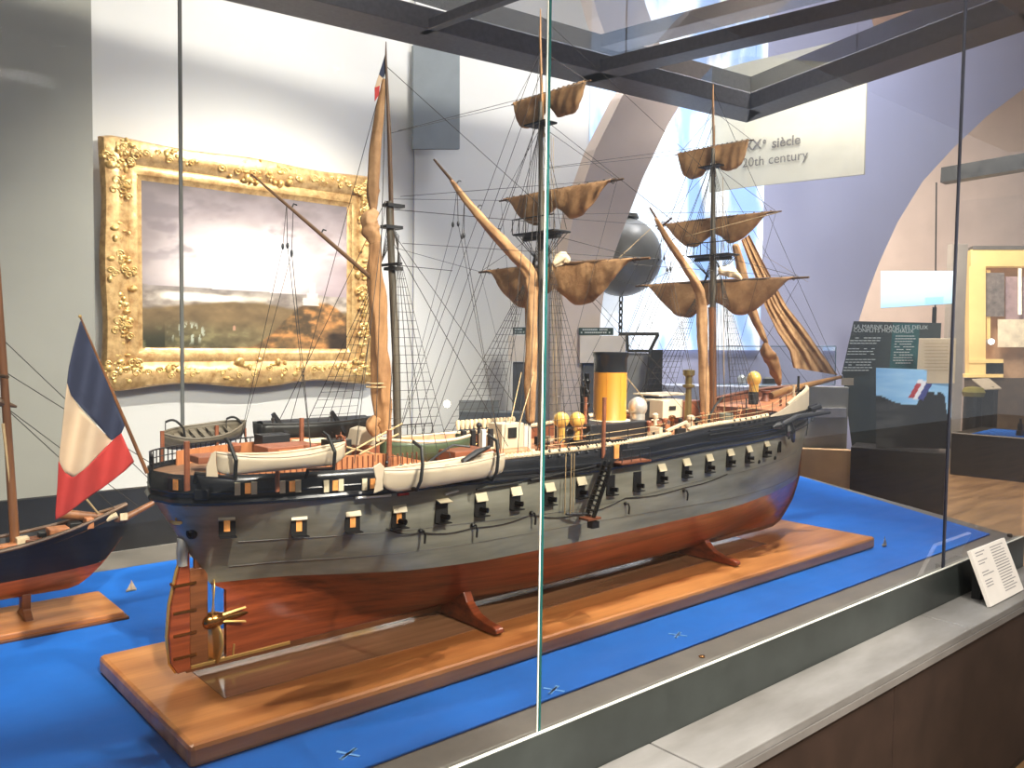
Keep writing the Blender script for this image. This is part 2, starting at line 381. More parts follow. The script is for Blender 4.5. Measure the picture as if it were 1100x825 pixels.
# lines along the forward black band
for dz in (.03, .045, .058):
    h = MB(); h.tube([side(u, zw(u) + dz, .006) for u in US if 2.2 < u < 3.12], .0022, 6); h.build('bulwark_moulding', m_iron if dz > .04 else m_black, bul, smooth=True)
h = MB(); h.tube([side(u, zw(u) - .1, .0015) for u in US if .72 < u < 3.16], .0007, 5); h.build('plating_seam', m_seam, hull)
h = MB(); h.tube([side(u, 1.088 + .012 * math.sin((u - .6) * 2), .0015) for u in US if .72 < u < 3.12], .0006, 5); h.build('plating_seam', m_seam, hull)
# slack mooring line hung in swags along the side, with its hooks
sw = [(415, 568), (452, 572), (508, 567), (571, 553), (620, 553), (672, 535), (735, 524), (790, 505)]
P = [on_hull(x, y, .004) for x, y in sw]; h = MB(); pts = []
for a, b in zip(P, P[1:]):
    for k in range(6): pts.append(a.lerp(b, k / 6) - V((0, 0, .008 * math.sin(PI * k / 6))))
h.tube(pts, .0014, 5); h.build('hanging_line', m_rope, ship)
for x, y in [(452, 570), (508, 564), (571, 551), (672, 541), (735, 527)]:
    h = MB(); p = on_hull(x, y, .004); h.tube([p, p + V((.003, -.008, 0)), p + V((.006, -.01, -.01)), p + V((.006, -.008, -.03))], .0028, 6); h.ball(p, .006, 8); h.build('side_fitting', m_iron, ship, smooth=True)
# gunports on the main deck: recess, cream lid hinged up, gun muzzle and sill
PORTS = [(244, 562), (321, 562), (378.5, 558), (428, 554), (474, 549), (515.5, 542), (553, 535.5), (589, 531), (623, 524), (655.5, 521), (684, 517), (709.5, 509), (736, 503), (760.5, 498), (783, 492), (803, 488), (822, 482)]
def frame_at(p, sgn=-1):
    """outward normal and forward tangent of the side at p"""
    a = side(p.x - .02, p.z); b = side(p.x + .02, p.z); c = side(p.x, p.z + .02)
    t = (b - a).normalized(); n = t.cross(V((0, 0, 1))); n = -n if n.y > 0 else n; n.normalize()
    return t, n
for i, (x, y) in enumerate(PORTS):
    p = on_hull(x, y); t, n = frame_at(p); R = Matrix((t, -n, V((0, 0, 1)))).transposed()
    w = .034
    h = MB(); h.box(p + n * .001, (w, .004, .057), mat3=R); gp = h.build('gun_port', m_port, ship)
    if i < 4:
        h = MB(); h.box(p + n * .003 + V((0, 0, -.003)), (w * .36, .004, .028), mat3=R); h.build('glowing_interior', m_glow, gp)
    if i not in (9, 10):
        h = MB(); a = p + V((0, 0, .029)); L = a + n * (.009 if i != 4 else .022) + V((0, 0, -.021 if i != 4 else -.006))
        h.prism([a - t * w / 2, a + t * w / 2, L + t * w / 2 + n * .001, L - t * w / 2 + n * .001], n * .003 + V((0, 0, .002))); lid = h.build('port_lid', m_cream, gp)
    if i > 3 or i == 3:
        h = MB(); q = p + V((0, 0, -.012)); h.tube([q - n * .01, q + n * .012 + t * .004, q + n * .022 + t * .008], [.0075, .0062, .0068], 10); h.build('gun_barrel', m_gun, gp, smooth=True)
    h = MB(); q = p + V((0, 0, -.029)); h.prism([q - t * w * .5, q + t * w * .5, q + t * w * .62 + n * .016, q - t * w * .4 + n * .016], V((0, 0, .003))); h.build('port_sill', m_blackm if i < 4 else m_iron, gp)
p = on_hull(837, 480); t, n = frame_at(p); R = Matrix((t, -n, V((0, 0, 1)))).transposed()
h = MB(); h.box(p + n * .001, (.03, .004, .04), mat3=R); gp = h.build('bow_port', m_iron, ship)
h = MB(); h.box(p + n * .003, (.018, .004, .028), mat3=R); h.box(p + n * .005, (.003, .004, .04), mat3=R); h.build('port_bars', m_blackm, gp)
# poop windows: a glowing panel with a cream shutter to each side
for i, (x, y) in enumerate([(190, 520), (264, 524), (311, 522), (357, 521), (397, 519)]):
    p = on_hull(x, y); t, n = frame_at(p); R = Matrix((t, -n, V((0, 0, 1)))).transposed()
    h = MB(); h.box(p + n * .004, (.03, .006, .024), mat3=R); wn = h.build('poop_window', m_port, ship)
    h = MB(); h.box(p + n * .008 + t * .004, (.012, .002, .022), mat3=R); h.build('glowing_interior', m_glow, wn)
    if i:
        for sg in (-1, 1):
            h = MB(); h.box(p + n * .009 + t * sg * .0165, (.0115, .003, .026), mat3=R); h.build('shutter', m_cream, wn)
# stern plate, hawse holes and small fittings
p = on_hull(189, 561, .002); t, n = frame_at(p); R = Matrix((t, -n, V((0, 0, 1)))).transposed()
h = MB(); h.box(p, (.03, .003, .006), mat3=R); h.box(p + V((0, 0, .006)), (.004, .003, .008), mat3=R); h.box(p + V((0, 0, -.0045)), (.022, .0025, .002), mat3=R); h.build('gilt_stern_ornament', m_brass, ship, bevel=.001)
for x, y in [(206, 573), (861, 448), (847, 470), (832, 492), (815, 496)]:
    p = on_hull(x, y, .0); t, n = frame_at(p)
    h = MB(); h.lathe(p - n * .002, [(.013 if x < 300 else .007, 0), (.012 if x < 300 else .007, .006), (.007 if x < 300 else .004, .007), (.006 if x < 300 else .003, .003)], 14, n); h.build('hawse_hole', m_iron, ship, smooth=True)
p = on_hull(217, 531, .016); t, n = frame_at(p); R = Matrix((t, -n, V((0, 0, 1)))).transposed()
h = MB(); h.box(p, (.028, .016, .022), mat3=R); h.build('side_box', m_black, ship, bevel=.002)
h = MB(); p = on_hull(433, 531, .01); t, n = frame_at(p); h.tube([p - t * .014, p + t * .014], .0035, 8); h.build('red_side_spar', m_red, ship)
for (xa, ya, xb, yb) in [(478, 531, 492, 527), (512, 526, 560, 518), (382, 535, 420, 532), (570, 516, 640, 501)]:
    h = MB(); h.tube([on_hull(xa, ya, .011), on_hull(xb, yb, .011)], .0032, 8); h.build('side_spar', m_silver if xb < 500 else m_iron, ship, smooth=True)
# ------------------------------------------------------------------ big ship: what stands on deck
def rail(pts, hgt, name='guard_rail', M=m_rail, n_st=None, bars=2, r=.0013, base_z=None):
    """stanchions and rails through deck points"""
    pts = [V(p) for p in pts]; L = [0]
    for a, b in zip(pts, pts[1:]): L.append(L[-1] + (b - a).length)
    n_st = n_st or max(2, int(L[-1] / .03)); h = MB()
    def al(d):
        for i in range(len(pts) - 1):
            if d <= L[i + 1] + 1e-9: return pts[i].lerp(pts[i + 1], (d - L[i]) / max(1e-9, L[i + 1] - L[i]))
        return pts[-1]
    for k in range(n_st + 1):
        p = al(L[-1] * k / n_st); h.tube([p, p + V((0, 0, hgt))], r * 1.1, 5)
    for k in range(bars):
        z = V((0, 0, hgt * (1 - k / max(1, bars))));  h.tube([p + z for p in pts], r * (1.6 if k == 0 else 1), 5)
    return h.build(name, M, ship)
# stern rail round the poop
us_ = [u for u in US if u < .93]
stern = [side(u, 1.312, -.006, -1) for u in reversed(us_) if u < .6] + [side(u, 1.312, -.006, 1) for u in us_]
rail(stern, .034, 'stern_rail', n_st=30, bars=2)
rail([side(u, 1.29, -.03, 1) for u in US if 1.1 < u < 1.5], .06, n_st=12)
for (u0, u1) in ((1.5, 2.02), (2.12, 2.95)):
    for off in (.018, .034):
        h = MB(); h.tube([side(u, zt(u) + off + .006, -.004) for u in US if u0 < u < u1], .0009, 5); h.build('life_line', m_ropel, ship)
    for k in range(7):
        u = lerp(u0 + .02, u1 - .02, k / 6); h = MB(); h.tube([side(u, zt(u), -.004), side(u, zt(u) + .045, -.004)], .0014, 5); h.build('rail_stanchion', m_rail, ship)
# awning stanchions of brown wood
def post(px, py0, py1, n, r=.0045, M=m_redw, nm='awning_stanchion'):
    a, b = on_y(px, py1, n), on_y(px, py0, n); b = V((a.x, a.y, b.z)); h = MB(); h.tube([a, b], r, 8); return h.build(nm, M, ship, smooth=True)
for px, a, b, n, r in [(201, 474, 527, 1.62, .0058), (174.5, 463, 499, 2.02, .005), (233, 457, 487, 2.04, .005), (264, 460, 487, 2.04, .002), (324, 449, 487, 1.95, .006), (329, 478, 497, 1.75, .006), (418, 462, 505, 1.62, .006), (298, 500, 528, 1.595, .005), (648, 427, 492, 1.58, .0055)]: post(px, a, b, n, r)
# boats
def boat(name, a, b, halfw, depth, M, label=None, transom=False, thwarts=4, tilt=0, Min=None, sheer=.35, tail=False, stern_w=.55):
    """open boat from point a (stern) to point b (stem), gunwale level; parts: thwarts, gunwale"""
    a, b = V(a), V(b); ax = (b - a); L = ax.length; t = ax.normalized(); s = t.cross(V((0, 0, 1))).normalized(); up = s.cross(t)
    R = Matrix.Rotation(tilt, 3, t); s = R @ s; up = R @ up
    def w(x):
        if transom: return halfw * (stern_w + (1 - stern_w) * math.sin(PI * .5 * min(1, x / .4))) if x < .45 else halfw * max(.0, 1 - ((x - .45) / .55) ** 2.4)
        return halfw * max(0.0, 1 - abs(2 * x - 1) ** 2.6)
    def sh(x): return depth * sheer * (2 * x - 1) ** 2
    def kd(x):  # keel depth, rising at the ends
        return depth * (1 - (.35 if not transom else .12) * max(0, (.12 - x) / .12) ** 2 - .55 * max(0, (x - .86) / .14) ** 2)
    def f(x, c):
        ang = (c * 2 - 1); aa = abs(ang); y = w(x) * (1 if ang > 0 else -1) * (math.sin(aa * PI / 2)) ** .75; z = -kd(x) + (kd(x) + sh(x)) * (1 - math.cos(aa * PI / 2)) ** .9
        return a + t * (x * L) + s * y + up * z
    h = MB(); h.grid(25, 13, f)
    if transom: h.poly([f(0, c / 12) for c in range(13)])
    o = h.build(name, [M], ship, smooth=True, solid=.003, label=label)
    g = MB()
    for e in (0, 1): g.tube([f(i / 24, e) + up * .001 for i in range(25)], .0028 if Min is not m_white else .0045, 6)
    g.build('gunwale', Min or M, o, smooth=True)
    for k in range(thwarts):
        x = lerp(.2, .8, k / max(1, thwarts - 1)); c = a + t * (x * L) + up * (-depth * .22); ww = w(x) * .92
        q = MB(); q.bar(c - s * ww, c + s * ww, .012, .003, up); q.build('thwart', Min or m_deck, o)
    if Min is m_white:
        li = MB(); li.grid(25, 9, lambda x, c: (lambda q: q + (a + t * (x * L) + up * sh(x) * .5 - q) * .08 + up * .003)(f(lerp(.02, .97, x), lerp(.02, .98, c)))); li.build('inner_lining', m_deck, o, smooth=True)
    fl = MB(); fl.grid(13, 3, lambda x, y: a + t * (lerp(.08, .92, x) * L) + s * ((y - .5) * 1.3 * w(lerp(.08, .92, x))) - up * depth * .62); fl.build('bottom_boards', m_deck if M is not m_grayw else m_grayw, o)
    if tail:
        rd = MB(); p = a - t * .003; rd.prism([p + up * sh(0) * 1.3, p - t * .008 + up * sh(0), p - t * .018 - up * depth * .35, p - t * .018 - up * depth * .95, p + t * .004 - up * depth * 1.05, p + t * .0 - up * .1 * depth], s * .003); rd.build('boat_rudder', M, o)
    return o
def davit(base, top, over, name='davit', M=m_iron, r=.0042):
    base, top, over = V(base), V(top), V(over); h = MB(); pts = [base]
    for k in range(8): pts.append(top.lerp(over, k / 7) + V((0, 0, .012 * math.sin(PI * k / 7))) if k else top)
    h.tube(pts, [r] * len(pts), 7); o = h.build(name, M, ship, smooth=True)
    q = MB(); q.tube([over, over - V((0, 0, .03))], .0012, 5); q.build('fall_rope', m_rope, o); return o
wa = on_y(233, 492, 1.55); wb_ = on_y(370, 489, 1.55); wb_.z = wa.z = 1.366
boat('whaleboat', wa, wb_, .03, .029, m_white, 'long white whaleboat hung outboard at the stern', tail=True, thwarts=5, sheer=.5)
for px, n in ((245, 1.545), (350, 1.545)):
    p = on_y(px, 505, n); h = MB(); b0 = side(p.x, 1.3, .004)
    h.tube([b0, V((p.x, b0.y - .008, 1.32)), V((p.x, 1.512, 1.335)), V((p.x, 1.508, 1.37)), V((p.x - .003, 1.53, 1.40)), V((p.x, 1.555, 1.405))], .004, 7); h.build('davit', m_iron, ship, smooth=True)
ca = on_y(410, 507, 1.55); cb = on_y(536, 494, 1.55)
boat('cutter', V((cb.x, cb.y, 1.318)), V((ca.x - .003, ca.y, 1.308)), .034, .046, m_white, 'white cutter hung outboard amidships, blunt transom forward', transom=True, thwarts=4, sheer=.15, stern_w=.62)
h = MB(); p = on_y(406, 512, 1.53); h.prism([p + V((-.012, 0, .022)), p + V((.006, 0, .03)), p + V((.018, 0, .018)), p + V((.012, 0, -.008)), p + V((.014, 0, -.03)), p + V((-.01, 0, -.036)), p + V((-.004, 0, -.006))], (0, .003, 0)); h.build('boat_rudder', m_white, ship, bevel=.002, label='white rudder of the cutter')
for px in (441, 522):
    p = on_y(px, 505, 1.545); h = MB(); b0 = side(p.x, 1.275, .006)
    h.tube([b0, V((p.x, 1.52, 1.268)), V((p.x, 1.505, 1.29)), V((p.x + .006, 1.507, 1.325)), V((p.x + .012, 1.52, 1.36)), V((p.x + .01, 1.55, 1.372))], .0042, 7); h.build('davit', m_iron, ship, smooth=True)
# cutter gripe spar and davit arm behind
h = MB(); h.tube([on_y(497, 496, 1.56), on_y(512, 486, 1.56), on_y(526, 480, 1.56)], [.007, .008, .004], 8); h.build('davit_arm', m_blackm, ship, smooth=True)
h = MB(); h.tube([on_y(452, 503, 1.6), on_y(474, 486, 1.62), on_y(487, 478, 1.64), on_y(505, 480, 1.62)], .0028, 6); h.build('davit_arm', m_blackm, ship, smooth=True)
# grey quarter boat on the far side, tilted so that its thwarts show
qa = on_y(172, 468, 2.07); qb = on_y(262, 461, 2.07)
boat('quarter_boat', V((qa.x, 2.06, 1.356)), V((qb.x, 2.06, 1.374)), .038, .034, m_grayw, 'weathered grey open boat with thwarts, hung over the far quarter', tilt=math.radians(20), thwarts=7, Min=m_grayw, sheer=.35)
for px in (190, 255):
    p = on_y(px, 470, 2.05); davit(V((p.x + .02, 2.04, 1.33)), V((p.x + .02, 2.06, 1.375)), V((p.x - .02, 2.07, 1.392)), r=.003)
# dark covered boat on the far side with two hinged davit arms
da, db = on_y(277, 466, 2.06), on_y(402, 463, 2.06)
boat('covered_boat', V((da.x, 2.06, 1.372)), V((db.x, 2.06, 1.372)), .036, .05, m_iron, 'dark covered boat stowed on the far side', thwarts=0, sheer=.1, transom=True, stern_w=.8)
h = MB(); h.grid(13, 5, lambda a, b: V((lerp(da.x + .006, db.x - .03, a), 2.06 + (b - .5) * .066 * (1 - .5 * max(0, a - .7) / .3), 1.374 + .01 * math.sin(PI * b)))); h.build('boat_cover', m_blackm, ship, smooth=True)
for (x0, y0, x1, y1) in ((293, 444, 308, 465), (356, 442, 371, 465)):
    p, q = on_y(x0, y0, 2.03), on_y(x1, y1, 2.03); h = MB(); h.bar(p, q, .011, .007, (0, 1, 0)); o = h.build('davit', m_blackm, ship, bevel=.001)
    h = MB(); r_ = on_y(x0, y1, 2.03); h.tube([p, V((p.x + .001, p.y, r_.z))], .0025, 6); h.ball(V((p.x, p.y, p.z - .015)), .005, 8); h.build('boat_fall', m_rope, o)
# poop furniture
def dbox(name, px0, py0, px1, py1, n, dy, M, ship_=None, bev=.002, **k):
    a, b = on_y(px0, py1, n), on_y(px1, py0, n); h = MB()
    h.box(((a.x + b.x) / 2, n + dy / 2, (a.z + b.z) / 2), (abs(b.x - a.x), dy, abs(b.z - a.z))); return h.build(name, M, ship, bevel=bev, **k)
sk = dbox('skylight', 288, 477, 342, 490, 1.79, .08, m_redw)
h = MB()
for (x0, x1) in ((299, 326), (333, 341)):
    a, b = on_y(x0, 489, 1.789), on_y(x1, 481, 1.789); h.box(((a.x + b.x) / 2, 1.788, (a.z + b.z) / 2), (b.x - a.x, .003, b.z - a.z))
h.build('light_panel', m_ochre, sk)
dbox('companion_hatch', 213, 489, 240, 499, 1.78, .06, m_redw)
p = on_y(256, 494, 1.7); h = MB(); h.lathe(V((p.x, 1.72, 1.318)), [(.012, 0), (.009, .012), (.008, .034), (.013, .04), (.014, .052), (.006, .058)], 12); h.build('binnacle', m_redw, ship, smooth=True)
p = on_y(395, 468, 1.9)
h = MB(); h.prism([on_y(384, 479, 1.9), on_y(405, 479, 1.9), on_y(401, 468, 1.9), on_y(397, 459, 1.9), on_y(388, 462, 1.9)], (0, .06, 0)); h.build('white_cowl_hood', m_white, ship, bevel=.003)
dbox('signal_locker', 318, 471, 352, 478, 1.98, .03, m_cream)
dbox('deck_locker', 282, 466, 312, 482, 1.93, .05, m_blackm)
dbox('wheel_stand', 355, 472, 378, 492, 1.85, .05, m_iron)
h = MB(); p = on_y(366, 478, 1.86); h.tube([p + V((0, .024 * math.cos(2 * PI * k / 16), .024 * math.sin(2 * PI * k / 16))) for k in range(17)], .003, 6)
for k in range(4): h.tube([p + V((0, .032 * math.cos(PI * k / 4), .032 * math.sin(PI * k / 4))), p - V((0, .032 * math.cos(PI * k / 4), .032 * math.sin(PI * k / 4)))], .0018, 5)
h.build('steering_wheel', m_redw, ship, smooth=True)
for (a, b, n) in (((362, 493), (432, 455), 1.7), ((372, 480), (418, 492), 1.66), ((386, 488), (428, 466), 1.64)):
    h = MB(); h.tube([on_y(*a, n), on_y(*b, n)], .0022, 6); h.build('deck_spar', m_ropel, ship)
# inboard boat, white gunwale over green
ga, gb = on_y(424, 470, 1.8), on_y(494, 474, 1.8)
boat('inboard_boat', V((gb.x + .01, 1.80, 1.336)), V((ga.x - .03, 1.82, 1.338)), .062, .058, m_green, 'green inboard boat with white gunwale and open wooden interior', transom=True, thwarts=2, Min=m_white, sheer=.12)
# red deck housing, hammock wall and white bridge cabin
dbox('engine_hatch', 489, 482, 528, 498, 1.68, .14, m_redw, label='red brown hatch')
h = MB()
a, b = on_y(492, 465, 2.0), on_y(546, 453, 2.0)
for k in range(14):
    x = lerp(a.x, b.x + .02, k / 13); h.tube([(x, 2.0, 1.33), (x, 2.0, 1.352), (x, 2.0, 1.358)], [.005, .008, .005], 7)
h.build('bridge_hammocks', m_hammock, ship, smooth=True)
h = MB()
for k in range(5):
    x = lerp(a.x, b.x, k / 4); h.tube([(x, 1.9, 1.275), (x, 1.9, 1.352)], .005, 7); h.ball((x, 1.9, 1.352), .009, 10)
h.build('mooring_bitts', m_blackm, ship, smooth=True)
def platf(px0, px1, py, n0, n1, M, nm): 
    a, b = on_y(px0, py, n0), on_y(px1, py, n0); h = MB(); h.box(((a.x + b.x) / 2, (n0 + n1) / 2, a.z), (b.x - a.x, n1 - n0, .006)); return h.build(nm, M, ship)
hs = dbox('bridge_cabin', 539, 454, 563, 483, 1.77, .06, m_white, label='white bridge cabin with a dark window')
a, b = on_y(546, 471, 1.768), on_y(555, 459, 1.768); h = MB(); h.box(((a.x + b.x) / 2, 1.769, (a.z + b.z) / 2), (b.x - a.x, .004, b.z - a.z)); h.build('cabin_window', m_iron, hs)
dbox('side_cabin', 526, 466, 540, 483, 1.8, .05, m_white); dbox('side_cabin', 563, 457, 571, 484, 1.83, .05, m_glassgrey)
h = MB(); a, b = on_y(529, 487, 1.66), on_y(563, 487, 1.66); h.tube([V((a.x, 1.65, 1.3)), V((b.x, 1.65, 1.3))], .018, 12); h.build('rolled_awning', m_ochre, ship, smooth=True, label='tan rolled awning')
for px in (498, 508, 519, 527):
    p = on_y(px, 470, 1.78); h = MB(); h.box((p.x, p.y, 1.33), (.013, .01, .05)); h.build('locker_post', m_blackm if px != 519 else m_glassgrey, ship)
# machinery casing, funnel, ventilators
h = MB(); h.box((1.985, CY, 1.31), (.27, .16, .075)); h.build('boiler_casing', m_blackm, ship, bevel=.004)
h = MB(); h.box((1.86, 1.7, 1.29), (.2, .05, .04)); h.build('boiler_casing', m_blackm, ship, bevel=.003)
fx = (on_y(638, 420, CY).x + on_y(672, 420, CY).x) / 2; fr = .0535
h = MB(); h.lathe((fx, CY, 1.345), [(fr * 1.16, -.03), (fr * 1.16, -.004), (fr * 1.22, 0), (fr * 1.02, .004), (fr, .006), (fr, .16)], 32); fun = h.build('funnel', m_funnel, ship, smooth=True, label='ochre yellow funnel with black top')
h = MB(); zf = on_y(655, 381, CY).z; h.lathe((fx, CY, 1.345 + .158), [(fr * 1.005, 0), (fr * 1.005, zf - 1.345 - .168), (fr * 1.08, zf - 1.345 - .163), (fr * 1.08, zf - 1.345 - .15), (fr * .96, zf - 1.345 - .15), (fr * .94, 0)], 32, cap=False); h.build('funnel_cap', m_black, fun, smooth=True)
h = MB()
for k in range(22):
    for ang in (-.3, .55):
        a_ = YAW + PI + ang; h.ball((fx + fr * math.cos(a_), CY + fr * math.sin(a_), 1.36 + k * .0068), .0016, 6)
h.build('rivet_seam', m_funnel, fun)
h = MB(); h.lathe((fx, CY, 1.345), [(fr * 1.25, -.006), (fr * 1.3, 0), (fr * 1.25, .004)], 32); h.build('funnel_collar', m_cream, fun, smooth=True)
p = on_y(630, 430, 1.84); h = MB(); h.tube([(p.x, p.y, 1.3), (p.x, p.y, 1.5)], .008, 10)
for z in (1.36, 1.40, 1.44, 1.475): h.ball((p.x, p.y, z), .0125, 10)
h.tube([(p.x - .03, p.y - .01, 1.3), (p.x - .03, p.y - .01, 1.42), (p.x - .03, p.y - .01, 1.46)], [.006, .006, .009], 8); h.build('steam_pipe', m_gun, ship, smooth=True)
for px in (624, 640): 
    pass
p = on_y(629, 440, 1.78); h = MB(); h.tube([(p.x, p.y, 1.3), (p.x, p.y, 1.43)], .005, 8); h.build('brown_pole', m_redw, ship, smooth=True)
for px, py, n in ((603, 451, 1.79), (620, 451, 1.79)):
    p = on_y(px, py, n); h = MB(); h.ball(p, .0245, 18, (1, 1, 1)); h.lathe(V((p.x, p.y, 1.3)), [(.012, 0), (.012, p.z - 1.3 - .012), (.018, p.z - 1.3)], 12); v = h.build('cowl_ventilator', m_buff, ship, smooth=True)
p = on_y(685, 437, 1.8); h = MB(); h.ball(p, .032, 18, (1, 1, 1.05)); h.lathe(V((p.x, p.y, 1.3)), [(.024, 0), (.024, p.z - 1.3)], 14); h.build('cowl_ventilator', m_silver, ship, smooth=True, label='silver grey cowl ventilator behind the funnel')
p = on_y(810, 407, 1.83); h = MB(); h.ball(p, .0275, 18, (1, 1, 1.1)); h.lathe(V((p.x, p.y, p.z - .055)), [(.018, 0), (.018, .03), (.024, .05)], 14); cw = h.build('cowl_ventilator', m_buff, ship, smooth=True, label='buff cowl ventilator on the forecastle')
h = MB(); h.lathe(V((p.x, p.y, 1.36)), [(.019, 0), (.019, p.z - .05 - 1.36)], 14); h.build('cowl_base', m_blackm, cw, smooth=True)
h = MB(); h.ball(on_y(674, 467, 1.66), .004, 6); 
for px, py in ((612, 466), (634, 470), (606, 478)):
    p = on_y(px, py, 1.68); h.tube([p + V((.016 * math.cos(2 * PI * k / 14), 0, .016 * math.sin(2 * PI * k / 14))) for k in range(15)], .0022, 6)
h.build('valve_wheels', m_iron, ship, smooth=True)
# gangway hut at the entry port and the accommodation ladder
p = on_y(661, 487, 1.6); h = MB(); h.box((p.x, 1.605, p.z + .018), (.07, .04, .05)); gh = h.build('entry_port_screen', m_black, ship, bevel=.002)
h = MB(); q = on_y(661, 487, 1.584); h.box((q.x + .005, 1.5845, q.z + .002), (.02, .003, .045)); h.box((q.x + .005, 1.5835, q.z + .012), (.017, .003, .014)); h.build('glowing_doorway', m_glow, gh)
h = MB(); q = on_y(678, 494, 1.57); h.box((q.x, 1.572, zw(q.x) + .012), (.13, .045, .005)); pl = h.build('gangway_platform', m_redw, ship)
h = MB(); ya = 1.552
for x in (-.06, -.02, .02, .06): h.tube([(q.x + x, ya, zw(q.x) + .014), (q.x + x, ya, zw(q.x) + .05)], .0013, 5)
h.tube([(q.x - .06, ya, zw(q.x) + .05), (q.x + .06, ya, zw(q.x) + .05)], .0014, 5); h.build('platform_rail', m_rail, pl)
lt, lb = on_hull(655, 492, .045), on_hull(634, 555, .055)
h = MB(); dv = (lb - lt)
for off in (-.012, .014):
    h.bar(lt + V((0, off, 0)), lb + V((0, off, 0)), .004, .012, (0, 1, 0))
lad = h.build('accommodation_ladder', m_black, ship)
for k in range(11):
    h = MB(); c = lt.lerp(lb, (k + .7) / 12); h.box(c + V((0, .001, 0)), (.014, .026, .0025)); h.build('ladder_step', m_iron, lad)
h = MB(); h.tube([lt + V((-.012, -.014, .02)), lb + V((-.012, -.014, .03))], .0016, 5); h.tube([lt + V((-.03, -.014, .02)), lb + V((-.03, -.014, .03))], .0016, 5); h.build('hand_rail', m_rail, lad)
h = MB(); h.box(lb + V((0, .0, -.004)), (.05, .035, .006)); lp = h.build('ladder_platform', m_redw, lad)
h = MB(); c = lb + V((.004, -.008, -.02)); h.box(c, (.026, .02, .018)); h.build('platform_block', m_blackm, ship)
for px, n in ((608, .02), (614, .028), (617, .014)):
    a, b = on_hull(px, 487, n), on_hull(px, 552, n); h = MB(); h.tube([a, V((a.x, b.y, b.z))], .0014, 5); h.build('boat_rope', m_ropel, ship)
h = MB(); h.tube([on_hull(608, 552, .02), on_hull(630, 552, .04), on_hull(638, 556, .05)], .004, 6); h.build('boat_boom', m_blackm, ship, smooth=True)
# forward deck: white deckhouse, gear, searchlight, ladder, capstan
dh = dbox('deckhouse', 712, 429, 734, 450, 1.84, .09, m_white, label='white deckhouse before the funnel'); 
a, b = on_y(719, 441, 1.838), on_y(726, 436, 1.838); h = MB(); h.box(((a.x + b.x) / 2, 1.839, (a.z + b.z) / 2), (b.x - a.x, .004, b.z - a.z)); h.build('deckhouse_window', m_iron, dh)
h = MB(); a, b = on_y(692, 424, 1.95), on_y(727, 424, 1.95); h.box(((a.x + b.x) / 2 + .01, 1.95, a.z), (b.x - a.x, .12, .005)); h.build('deckhouse_roof', m_white, ship)
dbox('dark_hatch', 693, 430, 712, 452, 1.9, .06, m_blackm)
for k, (px, py, r) in enumerate([(704, 447, .01), (714, 452, .009), (722, 449, .012), (731, 452, .008), (742, 449, .014), (697, 455, .009), (709, 458, .01), (748, 452, .01)]):
    p = on_y(px, py, 1.74); h = MB(); h.lathe(V((p.x, p.y, p.z - .03)), [(r * .6, 0), (r * .5, .02), (r, .026), (r, .036), (r * .4, .04)], 10); h.build('deck_fitting', (m_white, m_redw, m_bronze, m_iron)[k % 4], ship, smooth=True)
r_ = random.Random(4)
for k in range(58):
    u = r_.uniform(2.1, 2.74) if k < 32 else (r_.uniform(1.5, 1.86) if k < 50 else r_.uniform(1.07, 1.45)); y = CY + r_.uniform(-.17, .16); z0 = 1.276 if u < 1.95 else cr([(1.95, 1.276), (2.2, 1.298), (2.55, 1.31), (2.8, 1.318)], u)
    if 1.84 < u < 2.13 or (abs(u - 1.72) < .03 and abs(y - CY) < .04): continue
    M_ = (m_white, m_iron, m_redw, m_ropel, m_blackm, m_bronze, m_ochre)[k % 7]; s_ = r_.uniform(.7, 1.5); h = MB(); t_ = k % 5
    if t_ == 0: h.lathe((u, y, z0), [(.008 * s_, 0), (.006 * s_, .02), (.011 * s_, .026), (.011 * s_, .034), (.003, .037)], 10); nm = 'deck_bollard'
    elif t_ == 1: h.box((u, y, z0 + .012 * s_), (.03 * s_, .02 * s_, .024 * s_), rz=r_.uniform(0, 3)); nm = 'deck_chest'
    elif t_ == 2:
        for q_ in range(3): h.tube([V((u, y, z0 + .004 + .006 * q_)) + V((.014 * s_ * math.cos(j * PI / 6), .014 * s_ * math.sin(j * PI / 6), 0)) for j in range(13)], .0035, 5)
        nm = 'rope_coil'
    elif t_ == 3: h.tube([(u, y, z0), (u, y, z0 + .06 * s_)], .003, 6); h.tube([(u - .02, y, z0 + .05 * s_), (u + .02, y, z0 + .05 * s_)], .0025, 6); h.tube([(u, y - .02, z0 + .03 * s_), (u, y + .02, z0 + .03 * s_)], .0025, 6); nm = 'belaying_post'
    else: h.tube([(u - .03 * s_, y, z0 + .01), (u + .03 * s_, y + .02, z0 + .012)], .0045, 7); h.box((u, y, z0 + .02), (.012, .012, .02)); nm = 'deck_gear'
    h.build(nm, M_, ship, smooth=t_ in (0, 2, 4))
h = MB(); h.bar(on_y(716, 463, 1.68), on_y(738, 453, 1.68), .008, .008); h.build('deck_spar', m_white, ship)
p = on_y(740, 404, 1.82); h = MB(); h.lathe(V((p.x, p.y, 1.305)), [(.014, 0), (.012, .085), (.01, .135), (.022, .14), (.022, .147), (.012, .15), (.012, .175), (.021, .183), (.021, .2), (.004, .203)], 14); h.build('searchlight', mat('old_brass', (126, 108, 66), .35, .7, .25), ship, smooth=True)
dbox('conning_tower', 734, 430, 757, 455, 1.86, .06, m_redw)
h = MB(); a, b = on_y(741, 461, 1.74), on_y(753, 437, 1.74); h.tube([on_y(761, 460, 1.72), on_y(762, 447, 1.72), on_y(768, 436, 1.72), on_y(776, 427, 1.72)], .0042, 7); h.build('anchor_crane', m_iron, ship, smooth=True)
l0, l1 = on_y(790, 455, 1.77), on_y(796, 435, 1.77)
h = MB()
